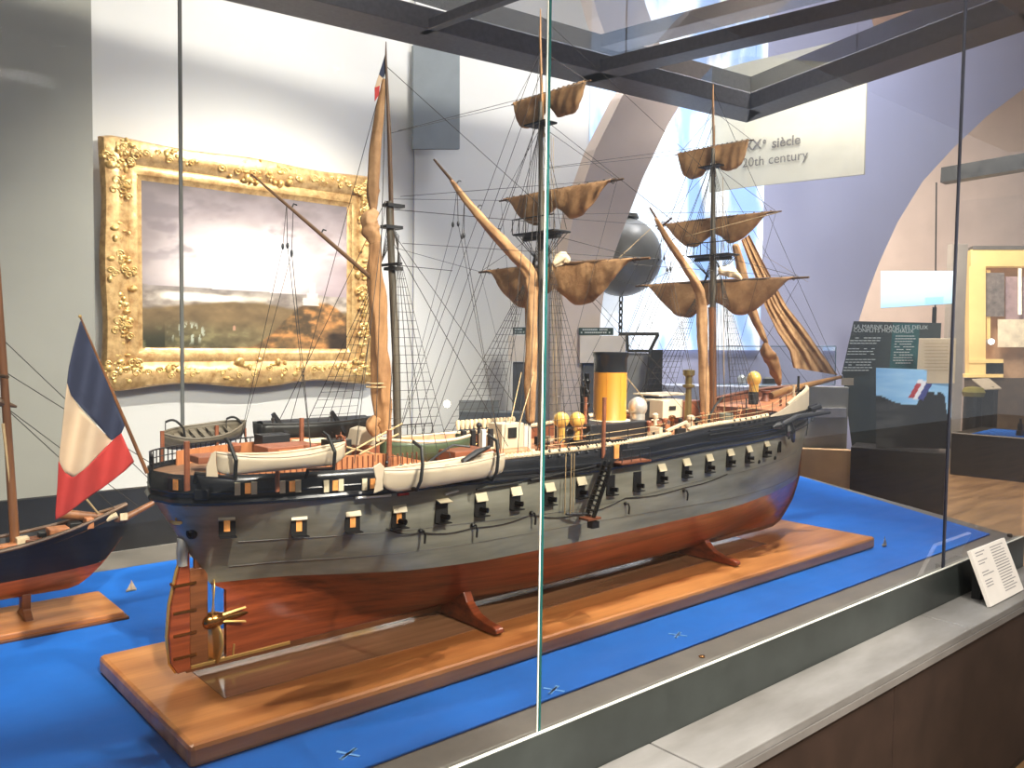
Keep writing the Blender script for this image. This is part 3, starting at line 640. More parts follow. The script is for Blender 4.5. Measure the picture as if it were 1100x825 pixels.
for o in (-.012, .012): h.tube([l0 + V((o, 0, 0)), l1 + V((o, 0, 0))], .002, 6)
for k in range(6): c = l0.lerp(l1, (k + .5) / 6); h.tube([c - V((.012, 0, 0)), c + V((.012, 0, 0))], .0015, 5)
h.build('forecastle_ladder', m_ochre, ship)
p = on_y(779, 449, 1.8); h = MB()
for k in range(5): h.tube([V((p.x, p.y, 1.312 + k * .007)) + V((.026 * math.cos(2 * PI * j / 16), .026 * math.sin(2 * PI * j / 16), 0)) for j in range(17)], .0042, 6)
h.build('coiled_cable', mat('grey_green_rope', (96, 98, 84), .8), ship, smooth=True)
h = MB(); h.box((2.765, CY, 1.33), (.012, .3, .05)); h.build('forecastle_bulkhead', m_redw, ship)
h = MB(); h.lathe((2.93, CY, 1.375), [(.022, 0), (.014, .012), (.012, .03), (.02, .034), (.02, .042)], 14); h.build('capstan', m_redw, ship, smooth=True)
for sg in (-1, 1):
    h = MB(); us2 = [u for u in US if 2.8 < u < 3.2]; h.tube([side(u, zt(u) + .006, -.004, sg) for u in us2], .006, 7); h.build('forecastle_rail', m_redw if sg > 0 else m_cream, ship, smooth=True)
for px, py in ((738, 0),):
    pass
# stem head, bowsprit, head timbers and anchor
b0, b1 = on_y(845, 419, CY), on_y(903, 405, CY)
h = MB(); h.tube([b0 - V((.12, 0, .02)), b0, b0.lerp(b1, .5), b1], [.015, .0145, .012, .007], 12); bow = h.build('bowsprit', m_spar, ship, smooth=True, label='orange brown bowsprit')
h = MB(); h.ball(b1, .009, 8); h.build('bowsprit_cap', m_iron, bow)
for px, a, b, n, M in ((852, 414, 437, 1.79, m_white), (857, 404, 434, 1.8, m_iron), (838, 427, 455, 1.72, m_redw), (801, 428, 460, 1.66, m_rail)):
    post(px, a, b, n, .005 if M is not m_rail else .0025, M, 'bow_timber')
h = MB(); h.prism([side(3.12, 1.42, .006), side(3.2, 1.43, .006), side(3.2, 1.36, .006), side(3.12, 1.36, .006)], (0, .006, 0)); h.build('bow_board', m_white, ship)
k0, k1 = on_y(820, 462, 1.72), on_y(880, 437, 1.76)
for dz in (0, .014, .026):
    h = MB(); h.tube([k0 + V((-.08, -.03, dz)), k0.lerp(k1, .5) + V((0, -.01, dz)), k1 + V((0, .01, dz * .4))], [.005, .006, .0045], 7); h.build('head_rail', m_black, ship, smooth=True)
h = MB(); p = on_y(850, 450, 1.74); h.bar(p - V((.06, 0, 0)), on_y(886, 443, 1.66), .016, .012); h.build('cathead', m_blackm, ship, bevel=.003)
a0, a1 = on_y(838, 455, 1.66), on_y(862, 446, 1.62)
h = MB(); h.tube([on_hull(838, 457, .03), on_hull(856, 448, .06), on_y(891, 443, on_hull(856, 448, .07).y)], [.008, .011, .006], 8); anc = h.build('anchor', m_blackm, ship, smooth=True, label='black anchor stowed at the bow')
for (xa, ya, xb, yb) in ((848, 452, 852, 474), (842, 455, 830, 459), (846, 455, 846, 468)):
    h = MB(); h.tube([on_hull(xa, ya, .03), on_hull((xa + xb) / 2 + 1, (ya + yb) / 2, .035), on_hull(xb, yb, .02)], [.009, .013, .006], 7); h.build('anchor_fluke', m_blackm, anc, smooth=True)
h = MB(); a, b = on_y(868, 445, 1.7), on_y(866, 468, 1.7); h.tube([a, a.lerp(b, .6) + V((.004, 0, 0)), b], .002, 6); h.build('anchor_chain', m_iron, anc)
h = MB(); h.tube([on_y(870, 440, 1.74), on_y(880, 437, 1.74)], [.009, .012], 8); h.tube([on_y(876, 440, 1.74), on_y(872, 452, 1.74)], .005, 6); h.build('head_bracket', m_blackm, ship, smooth=True)
# ------------------------------------------------------------------ big ship: masts, sails, rigging
def bundle(name, pts, rad, M, parent, k=14, seed=0, fold=.28, squash=1.0, sub=6):
    """gathered cloth along a line: a tube with lengthwise folds"""
    pts = [V(p) for p in pts]; P = []; Rr = []
    for i in range(len(pts) - 1):
        for j in range(sub): 
            t = j / sub; P.append(pts[i].lerp(pts[i + 1], t)); Rr.append(lerp(rad[i], rad[i + 1], t))
    P.append(pts[-1]); Rr.append(rad[-1]); h = MB(); h.tube(P, Rr, k); n = len(P)
    for i in range(n):
        for j in range(k):
            q = h.v[i * k + j]; f = 1 + fold * 1.5 * (2 * fbm(j * .9, i * .3, seed) - 1) + .16 * math.sin(j * 2 * PI / k * 5 + i * .22)
            d = (q - P[i]) * f; d.x *= squash; h.v[i * k + j] = P[i] + d
    return h.build(name, M, parent, smooth='all', sub=1)
def yard_sail(parent, u, n0, n1, z, drop, seed, nm='square_sail', M=None, yr=.006, mid=None, prof=None, slack=.9):
    h = MB(); c = (n0 + n1) / 2 if mid is None else mid; pts = [V((u, lerp(n0, n1, t), z)) for t in (0, .06, .2, .5, .8, .94, 1)]
    h.tube(pts, [yr * .4, yr * .5, yr * .85, yr * 1.15, yr * .85, yr * .5, yr * .4], 10); y = h.build('yard', m_spard, parent, smooth=True)
    pr = prof or [(0, .56), (.1, .68), (.3, 1.0), (.44, .93), (.7, .48), (.92, .05), (1, .02)]
    n_s, n_a = 56, 16; h = MB()
    def f(a, b):
        s = a * 2 - 1; s *= slack; e = abs(s); yy = c + s * (abs(n1 - n0) / 2) * (1 if n1 > n0 else -1)
        sd = 1 if s > 0 else 1.06
        d = drop * sd * cr(pr, e / slack) * (1 + .12 * (fbm(s * 5, 1, seed) - .5)); th = b * 2 * PI; q = (1 - math.cos(th)) / 2
        fold = (fbm(s * 7 + (1 if s > 0 else -1) * q * 2.2, q * 1.2, seed + 3) - .5) * .02 + .0022 * math.sin(s * 30 + 3 * q * (1 if s > 0 else -1))
        x = (math.sin(th) * (.25 + .75 * q)) * (.13 * d + .006) + fold * min(1, d / .05) * (.2 + q * .8)
        return V((u - .006 + x, yy + .02 * q * (-s) * d / .1, z + .004 - d * q))
    h.grid(n_s, n_a, f); o = h.build(nm, M or m_sail, parent, smooth='all')
    g = MB()
    for k in range(15):
        s = (k / 14 * 2 - 1) * .85; p = V((u, c + s * abs(n1 - n0) / 2, z)); g.tube([p + V((.0075 * math.cos(2 * PI * j / 8), 0, .0075 * math.sin(2 * PI * j / 8))) for j in range(9)], .0014, 4)
    g.build('robands', m_rope, parent); return y
def mast(name, segs, M, label=None):
    """segs: lists of (u, z, r)"""
    first = None
    for i, sg in enumerate(segs):
        h = MB(); h.tube([(u, CY, z) for u, z, r in sg], [r for u, z, r in sg], 12)
        o = h.build(name if i == 0 else 'topmast', M[min(i, len(M) - 1)], ship if i == 0 else first, smooth=True, label=label if i == 0 else None)
        first = first or o
    return first
def mast_top(parent, u, z, wn=.09, wu=.035):
    h = MB(); h.box((u, CY, z), (wu * 2, wn * 2, .006)); h.box((u, CY, z - .012), (wu * .5, wn * 1.7, .012)); t = h.build('mast_top', m_blackm, parent, bevel=.002)
    h = MB()
    for k in range(7):
        y = CY + (k / 6 * 2 - 1) * wn; h.tube([(u - wu, y, z), (u - wu, y, z + .045)], .0016, 5)
    h.tube([(u - wu, CY - wn, z + .045), (u - wu, CY + wn, z + .045)], .002, 5); h.build('top_railing', m_rope, t)
    h = MB()
    for sg in (-1, 1):
        for k in range(4): h.tube([(u + (k / 3 - .5) * wu * 1.4, CY + sg * wn, z), (u, CY + sg * .014, z - .08)], .0013, 4)
    h.build('futtock_shrouds', m_rope, t); return t
def line(a, b, parent=None, r=.0009, M=None, nm='stay', sag=0.0):
    a, b = V(a), V(b); h = MB(); n = 8 if sag else 1
    h.tube([a.lerp(b, k / n) - V((0, 0, sag * 4 * (k / n) * (1 - k / n))) for k in range(n + 1)], r, 4, cap=False)
    return h.build(nm, M or m_rope, parent or ship)
def shrouds(parent, top, ubase, zb, sgn, rl_top=.92, step=.021, r=.00095):
    B = [side(u, zb(u), .004, sgn) for u in ubase]; tops = [V((top[0] + .004 * i, CY + sgn * .012, top[2] - .004 * i)) for i in range(len(B))]
    for a, b in zip(tops, B): line(a, b, parent, r, nm='shroud')
    h = MB(); z = max(b.z for b in B) + .03; zt_ = lerp(z, top[2], rl_top)
    while z < zt_:
        ps = [b.lerp(a, (z - b.z) / (a.z - b.z)) for a, b in zip(tops, B)]; h.tube(ps, .0006, 4, cap=False); z += step
    h.build('ratlines', m_rope, parent)
    h = MB()
    for b in B: h.ball(b + V((0, 0, .006)), .005, 8); h.ball(b + V((0, 0, .02)), .0045, 8)
    h.build('deadeyes', m_blackm, parent)
zb = lambda u: zt(u) - .01
# mizzen
miz = mast('mizzen_mast', [[(1.208, 1.28, .0105), (1.2, 1.55, .0105), (1.178, 1.9, .0085), (1.176, 1.95, .008)], [(1.186, 1.84, .0065), (1.176, 2.1, .0055), (1.164, 2.3, .003), (1.164, 2.345, .0012)]], [m_mastd, m_spard], 'dark grey mizzen mast without yards')
h = MB(); h.box((1.184, CY, 1.885), (.05, .03, .008)); h.box((1.19, CY, 1.94), (.05, .028, .008)); h.box((1.19, CY, 1.78), (.03, .045, .008)); h.box((1.178, CY, 1.79), (.012, .1, .006)); h.build('mast_cap', m_blackm, miz)
g0, g1 = on_y(270, 187, CY), on_y(411, 309, CY)
h = MB(); h.tube([g0, g0.lerp(g1, .1), g0.lerp(g1, .5), g1], [.0018, .0032, .0052, .0058], 8); gf = h.build('gaff', m_spard, miz, smooth=True)
for t in (.28, .5):
    h = MB(); p = g0.lerp(g1, t); h.tube([p, p + V((.006, 0, .012)), p + V((.014, 0, .01))], .002, 5); h.build('cheek_block', m_blackm, gf)
bundle('furled_topsail', [on_y(413, 84, CY), on_y(408, 120, CY), on_y(402.5, 165, CY), on_y(400.5, 205, CY), on_y(401, 228, CY)], [.005, .011, .0155, .017, .008], m_sail, miz, seed=2, fold=.2)
bundle('furled_topsail', [on_y(403, 226, CY), on_y(396.5, 236, CY), on_y(398.5, 246, CY), on_y(403, 262, CY)], [.012, .022, .024, .012], m_sail, miz, seed=5, fold=.35)
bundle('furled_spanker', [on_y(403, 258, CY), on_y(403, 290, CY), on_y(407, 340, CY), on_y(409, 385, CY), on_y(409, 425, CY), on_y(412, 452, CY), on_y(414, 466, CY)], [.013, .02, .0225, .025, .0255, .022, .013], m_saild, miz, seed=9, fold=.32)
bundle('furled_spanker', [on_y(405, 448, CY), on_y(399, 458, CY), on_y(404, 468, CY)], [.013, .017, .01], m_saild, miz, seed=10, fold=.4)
h = MB(); p = on_y(409, 416, CY - .02)
for dz in (0, .01): h.tube([V((p.x, CY, p.z + dz)) + V((.026 * math.cos(a), .026 * math.sin(a), 0)) for a in [k * PI / 8 for k in range(17)]], .002, 5)
h.build('sail_gasket', m_ropel, miz)
# small tricolour pendant at the mizzen truck
fl3 = [mat('flag_blue', (38, 44, 66), .85, 0, .12), mat('flag_white', (192, 168, 140), .85, 0, .08), mat('flag_red', (172, 50, 44), .85, 0, .1)]
h = MB(); T = [(414, 62), (406, 82), (402, 100), (404, 112), (410, 92), (413, 80)]
h.poly([on_y(414, 58, CY + .004), on_y(407, 80, CY + .004), on_y(411, 84, CY + .004), on_y(414, 78, CY + .004)], 0)
h.poly([on_y(407, 80, CY + .004), on_y(402.5, 94, CY + .004), on_y(408, 92, CY + .004), on_y(411, 84, CY + .004)], 1)
h.poly([on_y(402.5, 94, CY + .004), on_y(402.5, 109, CY + .004), on_y(407, 102, CY + .004), on_y(408, 92, CY + .004)], 2)
h.build('masthead_pendant', fl3, miz, solid=.001, label='small blue, white and red pendant')
# main and fore: square-rigged
def square(name, ub, ut, Ys, gaffpx, spk, lab, seed):
    m0 = mast(name, [[(ub, 1.27, .0125), (lerp(ub, ut, .5), 1.9, .0105), (lerp(ub, ut, .52), 1.98, .0095)], [(lerp(ub, ut, .45), 1.86, .0085), (lerp(ub, ut, .8), 2.25, .0065), (lerp(ub, ut, .85), 2.3, .006)], [(lerp(ub, ut, .78) + .01, 2.2, .0055), (ut, 2.48, .0035), (ut, 2.565 if 'main' in name else 2.525, .0018)]], [m_mastd if 'main' in name else m_mastd, m_mastd, m_spar], lab)
    mast_top(m0, lerp(ub, ut, .5), 1.918)
    h = MB(); h.box((lerp(ub, ut, .8), CY, 2.235), (.05, .09, .005)); h.build('crosstrees', m_blackm, m0)
    for i, (n0, n1, z, dr) in enumerate(Ys):
        yard_sail(m0, lerp(ub, ut, (z - 1.27) / 1.3) + .022, n0, n1, z, dr, seed + i * 7, yr=(.0088, .0068, .0052)[i], mid=(n0 + n1) / 2, prof=[(0, .42), (.1, .6), (.26, .94), (.46, 1.0), (.72, .85), (.92, .3), (1, .03)] if i == 2 else None)
    a, b = on_y(*gaffpx[0], CY), on_y(*gaffpx[1], CY)
    h = MB(); h.tube([a, a.lerp(b, .3), b], [.0028, .0056, .0062], 8); g = h.build('gaff', m_spard, m0, smooth=True)
    for t in (.2, .4, .6):
        h = MB(); p = a.lerp(b, t); h.tube([p, p + V((.012, 0, .012)), p + V((.02, 0, .012))], .002, 5); h.build('cheek_block', m_blackm, g)
    bundle('furled_trysail', *spk, m_sail, m0, seed=seed, fold=.22)
    return m0
C_ = lambda px, py: on_y(px, py, CY - .004)
main = square('main_mast', 1.722, 1.69, [(2.151, 1.435, 1.822, .122), (2.046, 1.528, 2.040, .092), (1.985, 1.649, 2.326, .088)], ((466, 171), (572, 297)),
    ([C_(484, 193), C_(500, 215), C_(521, 239), C_(545, 265), C_(560, 281), C_(569, 296), C_(572, 315), C_(571, 345), C_(571, 380), C_(569, 415), C_(570, 455)], [.005, .01, .0135, .0165, .019, .021, .019, .018, .0185, .018, .014]), 'main mast carrying three yards with gathered tan sails', 21)
fore = square('fore_mast', 2.585, 2.535, [(2.214, 1.464, 1.824, .128), (2.112, 1.568, 2.052, .098), (2.016, 1.678, 2.309, .1)], ((698, 223), (752, 312)),
    ([C_(704, 234), C_(715, 254), C_(730, 276), C_(743, 296), C_(751, 312), C_(754, 330), C_(755, 360), C_(756, 395), C_(757, 430), C_(758, 456)], [.006, .01, .0125, .015, .018, .019, .0195, .0185, .0185, .016]), 'fore mast carrying three yards with gathered tan sails', 55)
h = MB(); h.tube([on_y(765, 330, CY - .02), on_y(766, 462, CY - .02)], .013, 10); h.build('lower_sleeve', m_mast, fore, smooth=True)
h = MB(); a, b = on_x(707, 246, 2.53), on_x(722, 234, 2.53); h.tube([a, b], [.006, .003], 6); h.build('studding_boom', m_spard, fore)
# loose folded cloth above the fore and main course yards
bundle('stowed_staysail', [on_y(772, 291, 1.7), on_y(783, 291, 1.68), on_y(797, 300, 1.66)], [.012, .022, .006], m_hammock, fore, seed=77, fold=.4)
bundle('stowed_staysail', [on_y(594, 285, 1.72), on_y(604, 276, 1.71), on_y(612, 281, 1.7)], [.008, .018, .006], m_hammock, main, seed=78, fold=.4)
# jibs
J = [((796, 258), (805, 252)), ((802, 274), (814, 270)), ((812, 300), (828, 297)), ((822, 330), (845, 329)), ((835, 357), (865, 354)), ((848, 377), (883, 380)), ((852, 395), (900, 403))]
def jf(a, b):
    t = b * (len(J) - 1); i = min(int(t), len(J) - 2); f = t - i
    l = V(J[i][0] + (0,)).lerp(V(J[i + 1][0] + (0,)), f); r = V(J[i][1] + (0,)).lerp(V(J[i + 1][1] + (0,)), f)
    p = l.lerp(r, a); w = (r - l).length
    amp = min(.005, w * .0002)
    return on_y(p.x, p.y, CY + amp * (math.sin(a * 17 + b * 3.5) + .7 * math.sin(a * 31 - b * 4) + 1.6 * (fbm(a * 7, b * 5, 3) - .5)))
h = MB(); h.grid(40, 50, jf); h.build('jib_sail', m_sail, ship, smooth='all', label='wrinkled tan jib sail set to the bowsprit')
bundle('furled_jib', [on_y(789, 262, CY), on_y(796, 285, CY), on_y(803, 318, CY), on_y(812, 345, CY), on_y(820, 362, CY), on_y(824, 369, CY)], [.012, .018, .02, .016, .012, .006], m_sail, ship, seed=31, fold=.25)
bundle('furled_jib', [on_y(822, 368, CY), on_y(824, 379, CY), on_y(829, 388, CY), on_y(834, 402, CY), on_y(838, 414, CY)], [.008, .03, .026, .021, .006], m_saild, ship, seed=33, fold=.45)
# standing rigging
for m0, u, n_, dz, zt0 in ((miz, 1.178, 6, 0, 1.885), (main, 1.705, 7, 0, 1.905), (fore, 2.56, 7, 0, 1.905)):
    for sg in (-1, 1): shrouds(m0, (u, 0, zt0), [u + .03 - .036 * i for i in range(n_)], zb, sg, rl_top=.9)
for m0, u, zt0 in ((main, 1.697, 2.24), (fore, 2.545, 2.24)):
    for sg in (-1, 1):
        for k in range(4): line((u, CY + sg * .006, zt0 - .01 * k), (u + .03 - .022 * k, CY + sg * .085, 1.925), m0, .0009, nm='topmast_shroud')
        for k in range(3): line((u, CY + sg * .005, zt0 + .02 + .12 * (k > 1)), side(u - .22 - .035 * k, zb(u - .25), .003, sg), m0, .0009, nm='backstay')
        line((u - .004, CY, 2.46), side(u - .34, zb(u - .34), .003, sg), m0, .0008, nm='backstay')
for sg in (-1, 1):
    for k in range(2): line((1.165, CY, 2.28 - .33 * k), side(1.0 - .05 * k, 1.325, .003, sg), miz, .0009, nm='backstay')
for a, b in [((1.165, CY, 2.285), (1.70, CY, 2.0)), ((1.18, CY, 1.88), (1.69, CY, 1.33)), ((1.18, CY, 1.86), (1.5, CY - .1, 1.31)), ((1.69, CY, 2.545), (2.545, CY, 2.2)), ((1.69, CY, 2.26), (2.56, CY, 1.93)), ((1.7, CY, 1.9), (2.5, CY, 1.36)), ((1.7, CY, 1.9), (2.4, CY, 1.37)),
             ((2.54, CY, 2.5), tuple(b1)), ((2.545, CY, 2.26), tuple(b1 - V((.03, 0, 0)))), ((2.56, CY, 1.92), tuple(b0 + V((.05, 0, 0)))), ((2.56, CY, 1.9), tuple(b0.lerp(b1, .4))),
             ((1.173, CY, 1.93), (1.7, CY, 1.95)), ((1.19, CY, 1.79), (1.62, 2.15, 1.82))]:
    line(a, b, ship, .001, nm='stay')
# running rigging: braces, lifts, halyards, vangs
for m0, u, Ys in ((main, 1.72, [(2.151, 1.435, 1.822), (2.046, 1.528, 2.040), (1.985, 1.649, 2.326)]), (fore, 2.57, [(2.214, 1.464, 1.824), (2.112, 1.568, 2.052), (2.016, 1.678, 2.309)])):
    ub = u - .53 if m0 is main else u - .86
    for i, (n0, n1, z) in enumerate(Ys):
        for n in (n0, n1):
            nn = lerp(n, CY, .06); line((u, nn, z), (u - .02, CY, z + (.1, .19, .12)[i]), m0, .0008, nm='lift')
            line((u, nn, z), (ub, CY + (n - CY) * .1, z + (.02, -.08, -.2)[i]), m0, .0007, nm='brace')
            if i < 2: line((u, nn, z), (u - .03, CY + (n - CY) * .3, 1.4), m0, .0006, nm='clew_line')
    for k in range(5): line((u - .02 + .01 * k, CY - .02 - .012 * (k % 3), 1.9 + .3 * (k % 2)), (u - .03 + .016 * k, CY - .05 - .02 * (k % 3), 1.3), m0, .0007, M=m_ropel if k % 2 else m_rope, nm='halyard')
for m0, gpx, base in ((miz, ((308, 218), (315, 226)), .86), (main, ((491, 201), (499, 214)), 1.36), (fore, ((712, 246), (720, 258)), 2.2)):
    for k, (x, y) in enumerate(gpx):
        for sg in (-1, 1):
            p = on_y(x, y, CY); q = p + V((-.004 + .006 * k * sg, sg * .012, -.1)); line(p, q, m0, .0009, nm='vang')
            h = MB(); h.ball(q, .005, 8, (.8, .8, 1.6)); h.build('block', m_blackm, m0, smooth=True)
            line(q, side(base, zt(base), 0, sg), m0, .0009, nm='vang')
for a, b in [((705, 240), (640, 300)), ((868, 303), (800, 262))]: line(on_y(*a, 1.9), on_y(*b, 1.95), ship, .0008, M=m_ropel, nm='brace')
line(on_x(737, 254, 2.5), on_x(836, 228, 2.56), fore, .0018, M=m_ropel, nm='sheet')
line(on_y(655, 383, 1.80), on_y(695, 432, 1.80), ship, .0016, M=m_ropel, nm='funnel_guy')
line(on_y(560, 400, 1.83), on_y(548, 455, 1.72), ship, .0015, M=m_ropel, nm='halyard'); line(on_y(574, 400, 1.8), on_y(558, 456, 1.7), ship, .0015, M=m_ropel, nm='halyard')
# ensign staff and the drooping ensign
s0, s1 = on_y(158, 508, CY), on_y(86, 340, CY)
h = MB(); h.tube([s0, s0.lerp(s1, .5), s1], [.0042, .0034, .0016], 8); st = h.build('ensign_staff', m_mast, ship, smooth=True); h = MB(); h.ball(s1, .0035, 8); h.build('truck', m_brass, st)
def flag(polys, n, mi_list):
    pass
# rows across the flag: hoist edge (on the staff) -> fly, in staff order from the head down
FA = [((87, 346), (85.5, 352), (82, 362), (79, 372), (76.5, 382), (75, 395)),
      ((96, 366), (93, 376), (88, 390), (80, 404), (73.5, 420), (69, 450)),
      ((106, 389), (104, 402), (97, 418), (84, 440), (72, 462), (66, 490)),
      ((116, 412), (116, 428), (106, 446), (90, 468), (74, 492), (63, 520)),
      ((126, 436), (126, 452), (116, 470), (99, 488), (79, 514), (61, 558)),
      ((134, 458), (129, 468), (121, 474), (117, 489), (106, 508), (62, 557))]
FB = [(87, 346), (134, 458)]
h = MB()
def strip(A, B, na, mi, ph):
    def f(a, b):
        def pl(L):
            t = b * (len(L) - 1); i = min(int(t), len(L) - 2); return V(L[i] + (0,)).lerp(V(L[i + 1] + (0,)), t - i)
        p = pl(A).lerp(pl(B), a); return on_y(p.x, p.y, CY - .012 + .012 * math.sin(p.x * .16 + p.y * .03 + ph))
    h.grid(na, 24, f, mi)
blueL = [(86.5, 345), (79, 372), (73, 405), (72, 420)]; 
strip([(87, 345), (98, 371), (116, 413), (134, 457), (130, 466), (120, 473)], [(86, 346), (79, 372), (74, 395), (72, 412), (76, 425), (120, 473)], 16, 0, 0)
strip([(72, 412), (76, 425), (90, 443), (105, 459), (120, 473)], [(70, 430), (66, 470), (63, 496), (69, 507), (79, 513), (92, 503), (107, 487), (120, 473)], 16, 1, 0)
strip([(63, 496), (69, 507), (79, 513), (92, 503), (107, 487), (121, 473), (130, 465)], [(62, 520), (59, 559), (70, 553), (90, 538), (112, 523), (134, 506), (144, 496)], 16, 2, 0)
h.build('ensign', fl3, st, smooth=True, solid=.0012, label='drooping ensign in blue, white and red')
# two cradle supports belong to the stand (see below)
# ------------------------------------------------------------------ display case and what stands in it
m_blue = mat('blue_display_cloth', (24, 104, 192), .8, 0, .1, (3, 3, 3), spec=.25)
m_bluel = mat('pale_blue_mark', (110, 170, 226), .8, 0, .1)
m_grey = mat('grey_case_border', (112, 106, 96), .6, 0, .1)
m_dark = mat('dark_green_grey_panel', (46, 50, 48), .35, 0, .15)
m_stone = mat('pale_grey_ledge_stone', (116, 114, 111), .5, 0, .16, (3, 9, 9), .05, c2=(98, 95, 91))
m_stoned = mat('grey_ledge_edge', (112, 108, 104), .5, 0, .12)
m_brown = mat('dark_brown_panel', (44, 31, 25), .55, 0, .2)
m_frame = mat('charcoal_steel_frame', (84, 82, 86), .5, .2, .15, (40, 40, 40))
m_glass = glass_mat('clear_glass', (.985, .995, .99), 1.0)
m_glassb = glass_mat('back_pane_glass', (.985, .99, .99), .04)
m_glassf = glass_mat('front_pane_glass', (.985, .995, .99), 1.7)
m_glassr = glass_mat('roof_glass', (.95, .97, .98), .9)
m_edge = mat('green_glass_edge', (18, 66, 64), .2, 0, .2, spec=.8)
m_edgel = mat('bright_glass_edge', (206, 204, 190), .25, 0, .1, spec=.8)
FLZ, YF, YB = .80, 1.215, 3.27
case = thing('display_case', 'large glass display case with charcoal roof frame and blue floor, holding both ships', 'display case', (2.2, 2.2, 0))
XL = -2.6
def xr(n): return lerp(3.93, 5.0, (n - 1.22) / 2.05)     # slanted end of the case
h = MB(); h.prism([(XL, YF, FLZ - .02), (xr(YF), YF, FLZ - .02), (xr(YB), YB, FLZ - .02), (XL, YB, FLZ - .02)], (0, 0, .0195)); h.build('case_border', m_grey, case, label='grey border strip round the blue floor')
b0y, b1y = 1.315, 3.0
def xb(n): return lerp(3.865, 4.84, (n - 1.315) / 1.685)
h = MB(); h.prism([(XL + .1, b0y, FLZ), (xb(b0y), b0y, FLZ), (xb(b1y), b1y, FLZ), (XL + .1, b1y, FLZ)], (0, 0, .006)); h.build('blue_floor', m_blue, case, bevel=.002, label='bright blue cloth floor of the case')
h = MB(); h.prism([(XL, YF + .01, .1), (xr(YF), YF + .01, .1), (xr(YB), YB, .1), (XL, YB, .1)], (0, 0, FLZ - .121)); h.build('case_base', m_brown, case)
h = MB(); h.box(((XL + xr(YF)) / 2, YF - .006, (.676 + FLZ + .006) / 2), (xr(YF) - XL, .012, FLZ - .676 + .004)); h.build('kick_band', m_dark, case, label='dark band between ledge and glass')
h = MB(); h.tube([(XL, YF - .006, FLZ + .004), (xr(YF), YF - .006, FLZ + .004)], .004, 6); h.build('glazing_bead', m_edgel, case)
LY = 1.035; LZ = .68
h = MB()
for a, b in ((XL, .05), (.054, 1.485), (1.489, 2.92), (2.924, 4.4)): h.box(((a + b) / 2, (LY + YF - .012) / 2, LZ - .012), (b - a, YF - .012 - LY, .024))
led = h.build('ledge', m_stone, case, bevel=.003, label='pale grey stone ledge in front of the glass')
h = MB(); h.box(((XL + 4.4) / 2, LY + .004, LZ - .034), (4.4 - XL, .014, .02)); h.build('ledge_edge', m_stoned, led)
for a, b in ((XL, 1.2), (1.203, 2.4), (2.403, 4.38)):
    h = MB(); h.box(((a + b) / 2, LY + .04, .355), (b - a, .05, .605)); h.build('front_panel', m_brown, case, bevel=.003)
h = MB(); h.box(((XL + 4.35) / 2, LY + .06, .025), (4.35 - XL, .05, .05)); h.build('plinth_strip', m_blackm, case)
h = MB(); p = on_z(754, 705, FLZ + .002); h.lathe(V((p.x, p.y, FLZ)), [(.008, 0), (.008, .003), (.004, .004)], 12); h.build('case_screw', m_bronze, case)
h = MB(); p = on_z(1069, 576, FLZ + .002); h.lathe(V((3.90, 1.25, FLZ)), [(.01, 0), (.01, .012), (.004, .014)], 12); h.build('case_screw', m_blackm, case)
# back kick band
h = MB(); h.prism([(XL, YB, FLZ), (1.25, YB, FLZ), (1.25, YB, 1.028), (XL, YB, 1.028)], (0, .03, 0)); h.build('back_band', m_blackm, case, label='black band along the back of the case')
# glass
ZTOP = 3.08
def pane(name, pts, M=m_glass):
    h = MB(); h.poly(pts); return h.build(name, M, case)
S0, S1 = 1.273, 3.19
S0 = on_y(581, 600, YF).x; S1 = on_y(1015, 560, YF).x
for a, b in ((XL, S0 - .004), (S0 + .004, S1 - .003), (S1 + .003, xr(YF))): pane('front_pane', [(a, YF, FLZ), (b, YF, FLZ), (b, YF, ZTOP), (a, YF, ZTOP)], m_glassf)
h = MB(); h.box((S0 + .0025, YF, (FLZ - .1 + ZTOP) / 2), (.0055, .003, ZTOP - FLZ + .1)); h.build('pane_edge', m_edge, case, label='green edge of the nearest glass joint')
h = MB(); h.box((S0 - .0035, YF, (FLZ + ZTOP) / 2), (.0022, .003, ZTOP - FLZ)); h.build('pane_edge', m_edgel, case)
h = MB(); h.box((S1, YF, (FLZ - .1 + ZTOP) / 2), (.01, .008, ZTOP - FLZ + .1)); h.build('pane_edge', mat('dark_joint', (46, 48, 58), .3), case)
SB = on_y(195, 300, YB).x
for a, b in ((XL, SB), (SB, 3.0), (3.0, xr(YB))): pane('back_pane', [(a, YB, FLZ), (b, YB, FLZ), (b, YB, ZTOP), (a, YB, ZTOP)], m_glassb)
h = MB(); h.box((SB, YB, (FLZ + ZTOP) / 2 + .1), (.012, .01, ZTOP - FLZ - .2)); h.build('pane_edge', mat('grey_joint', (112, 112, 104), .3), case)
pane('end_pane', [(xr(YF), YF, FLZ), (xr(YB), YB, FLZ), (xr(YB), YB, ZTOP), (xr(YF), YF, ZTOP)], glass_mat('coated_end_glass', (.985, .99, .99), .012))
# roof: beams (polygons in plan, extruded), glass between
ZB = 3.05
def beam(name, poly, hgt=.12, M=m_frame): h = MB(); h.prism([(x, y, ZB) for x, y in poly], (0, 0, hgt)); return h.build(name, M, case, bevel=.004)
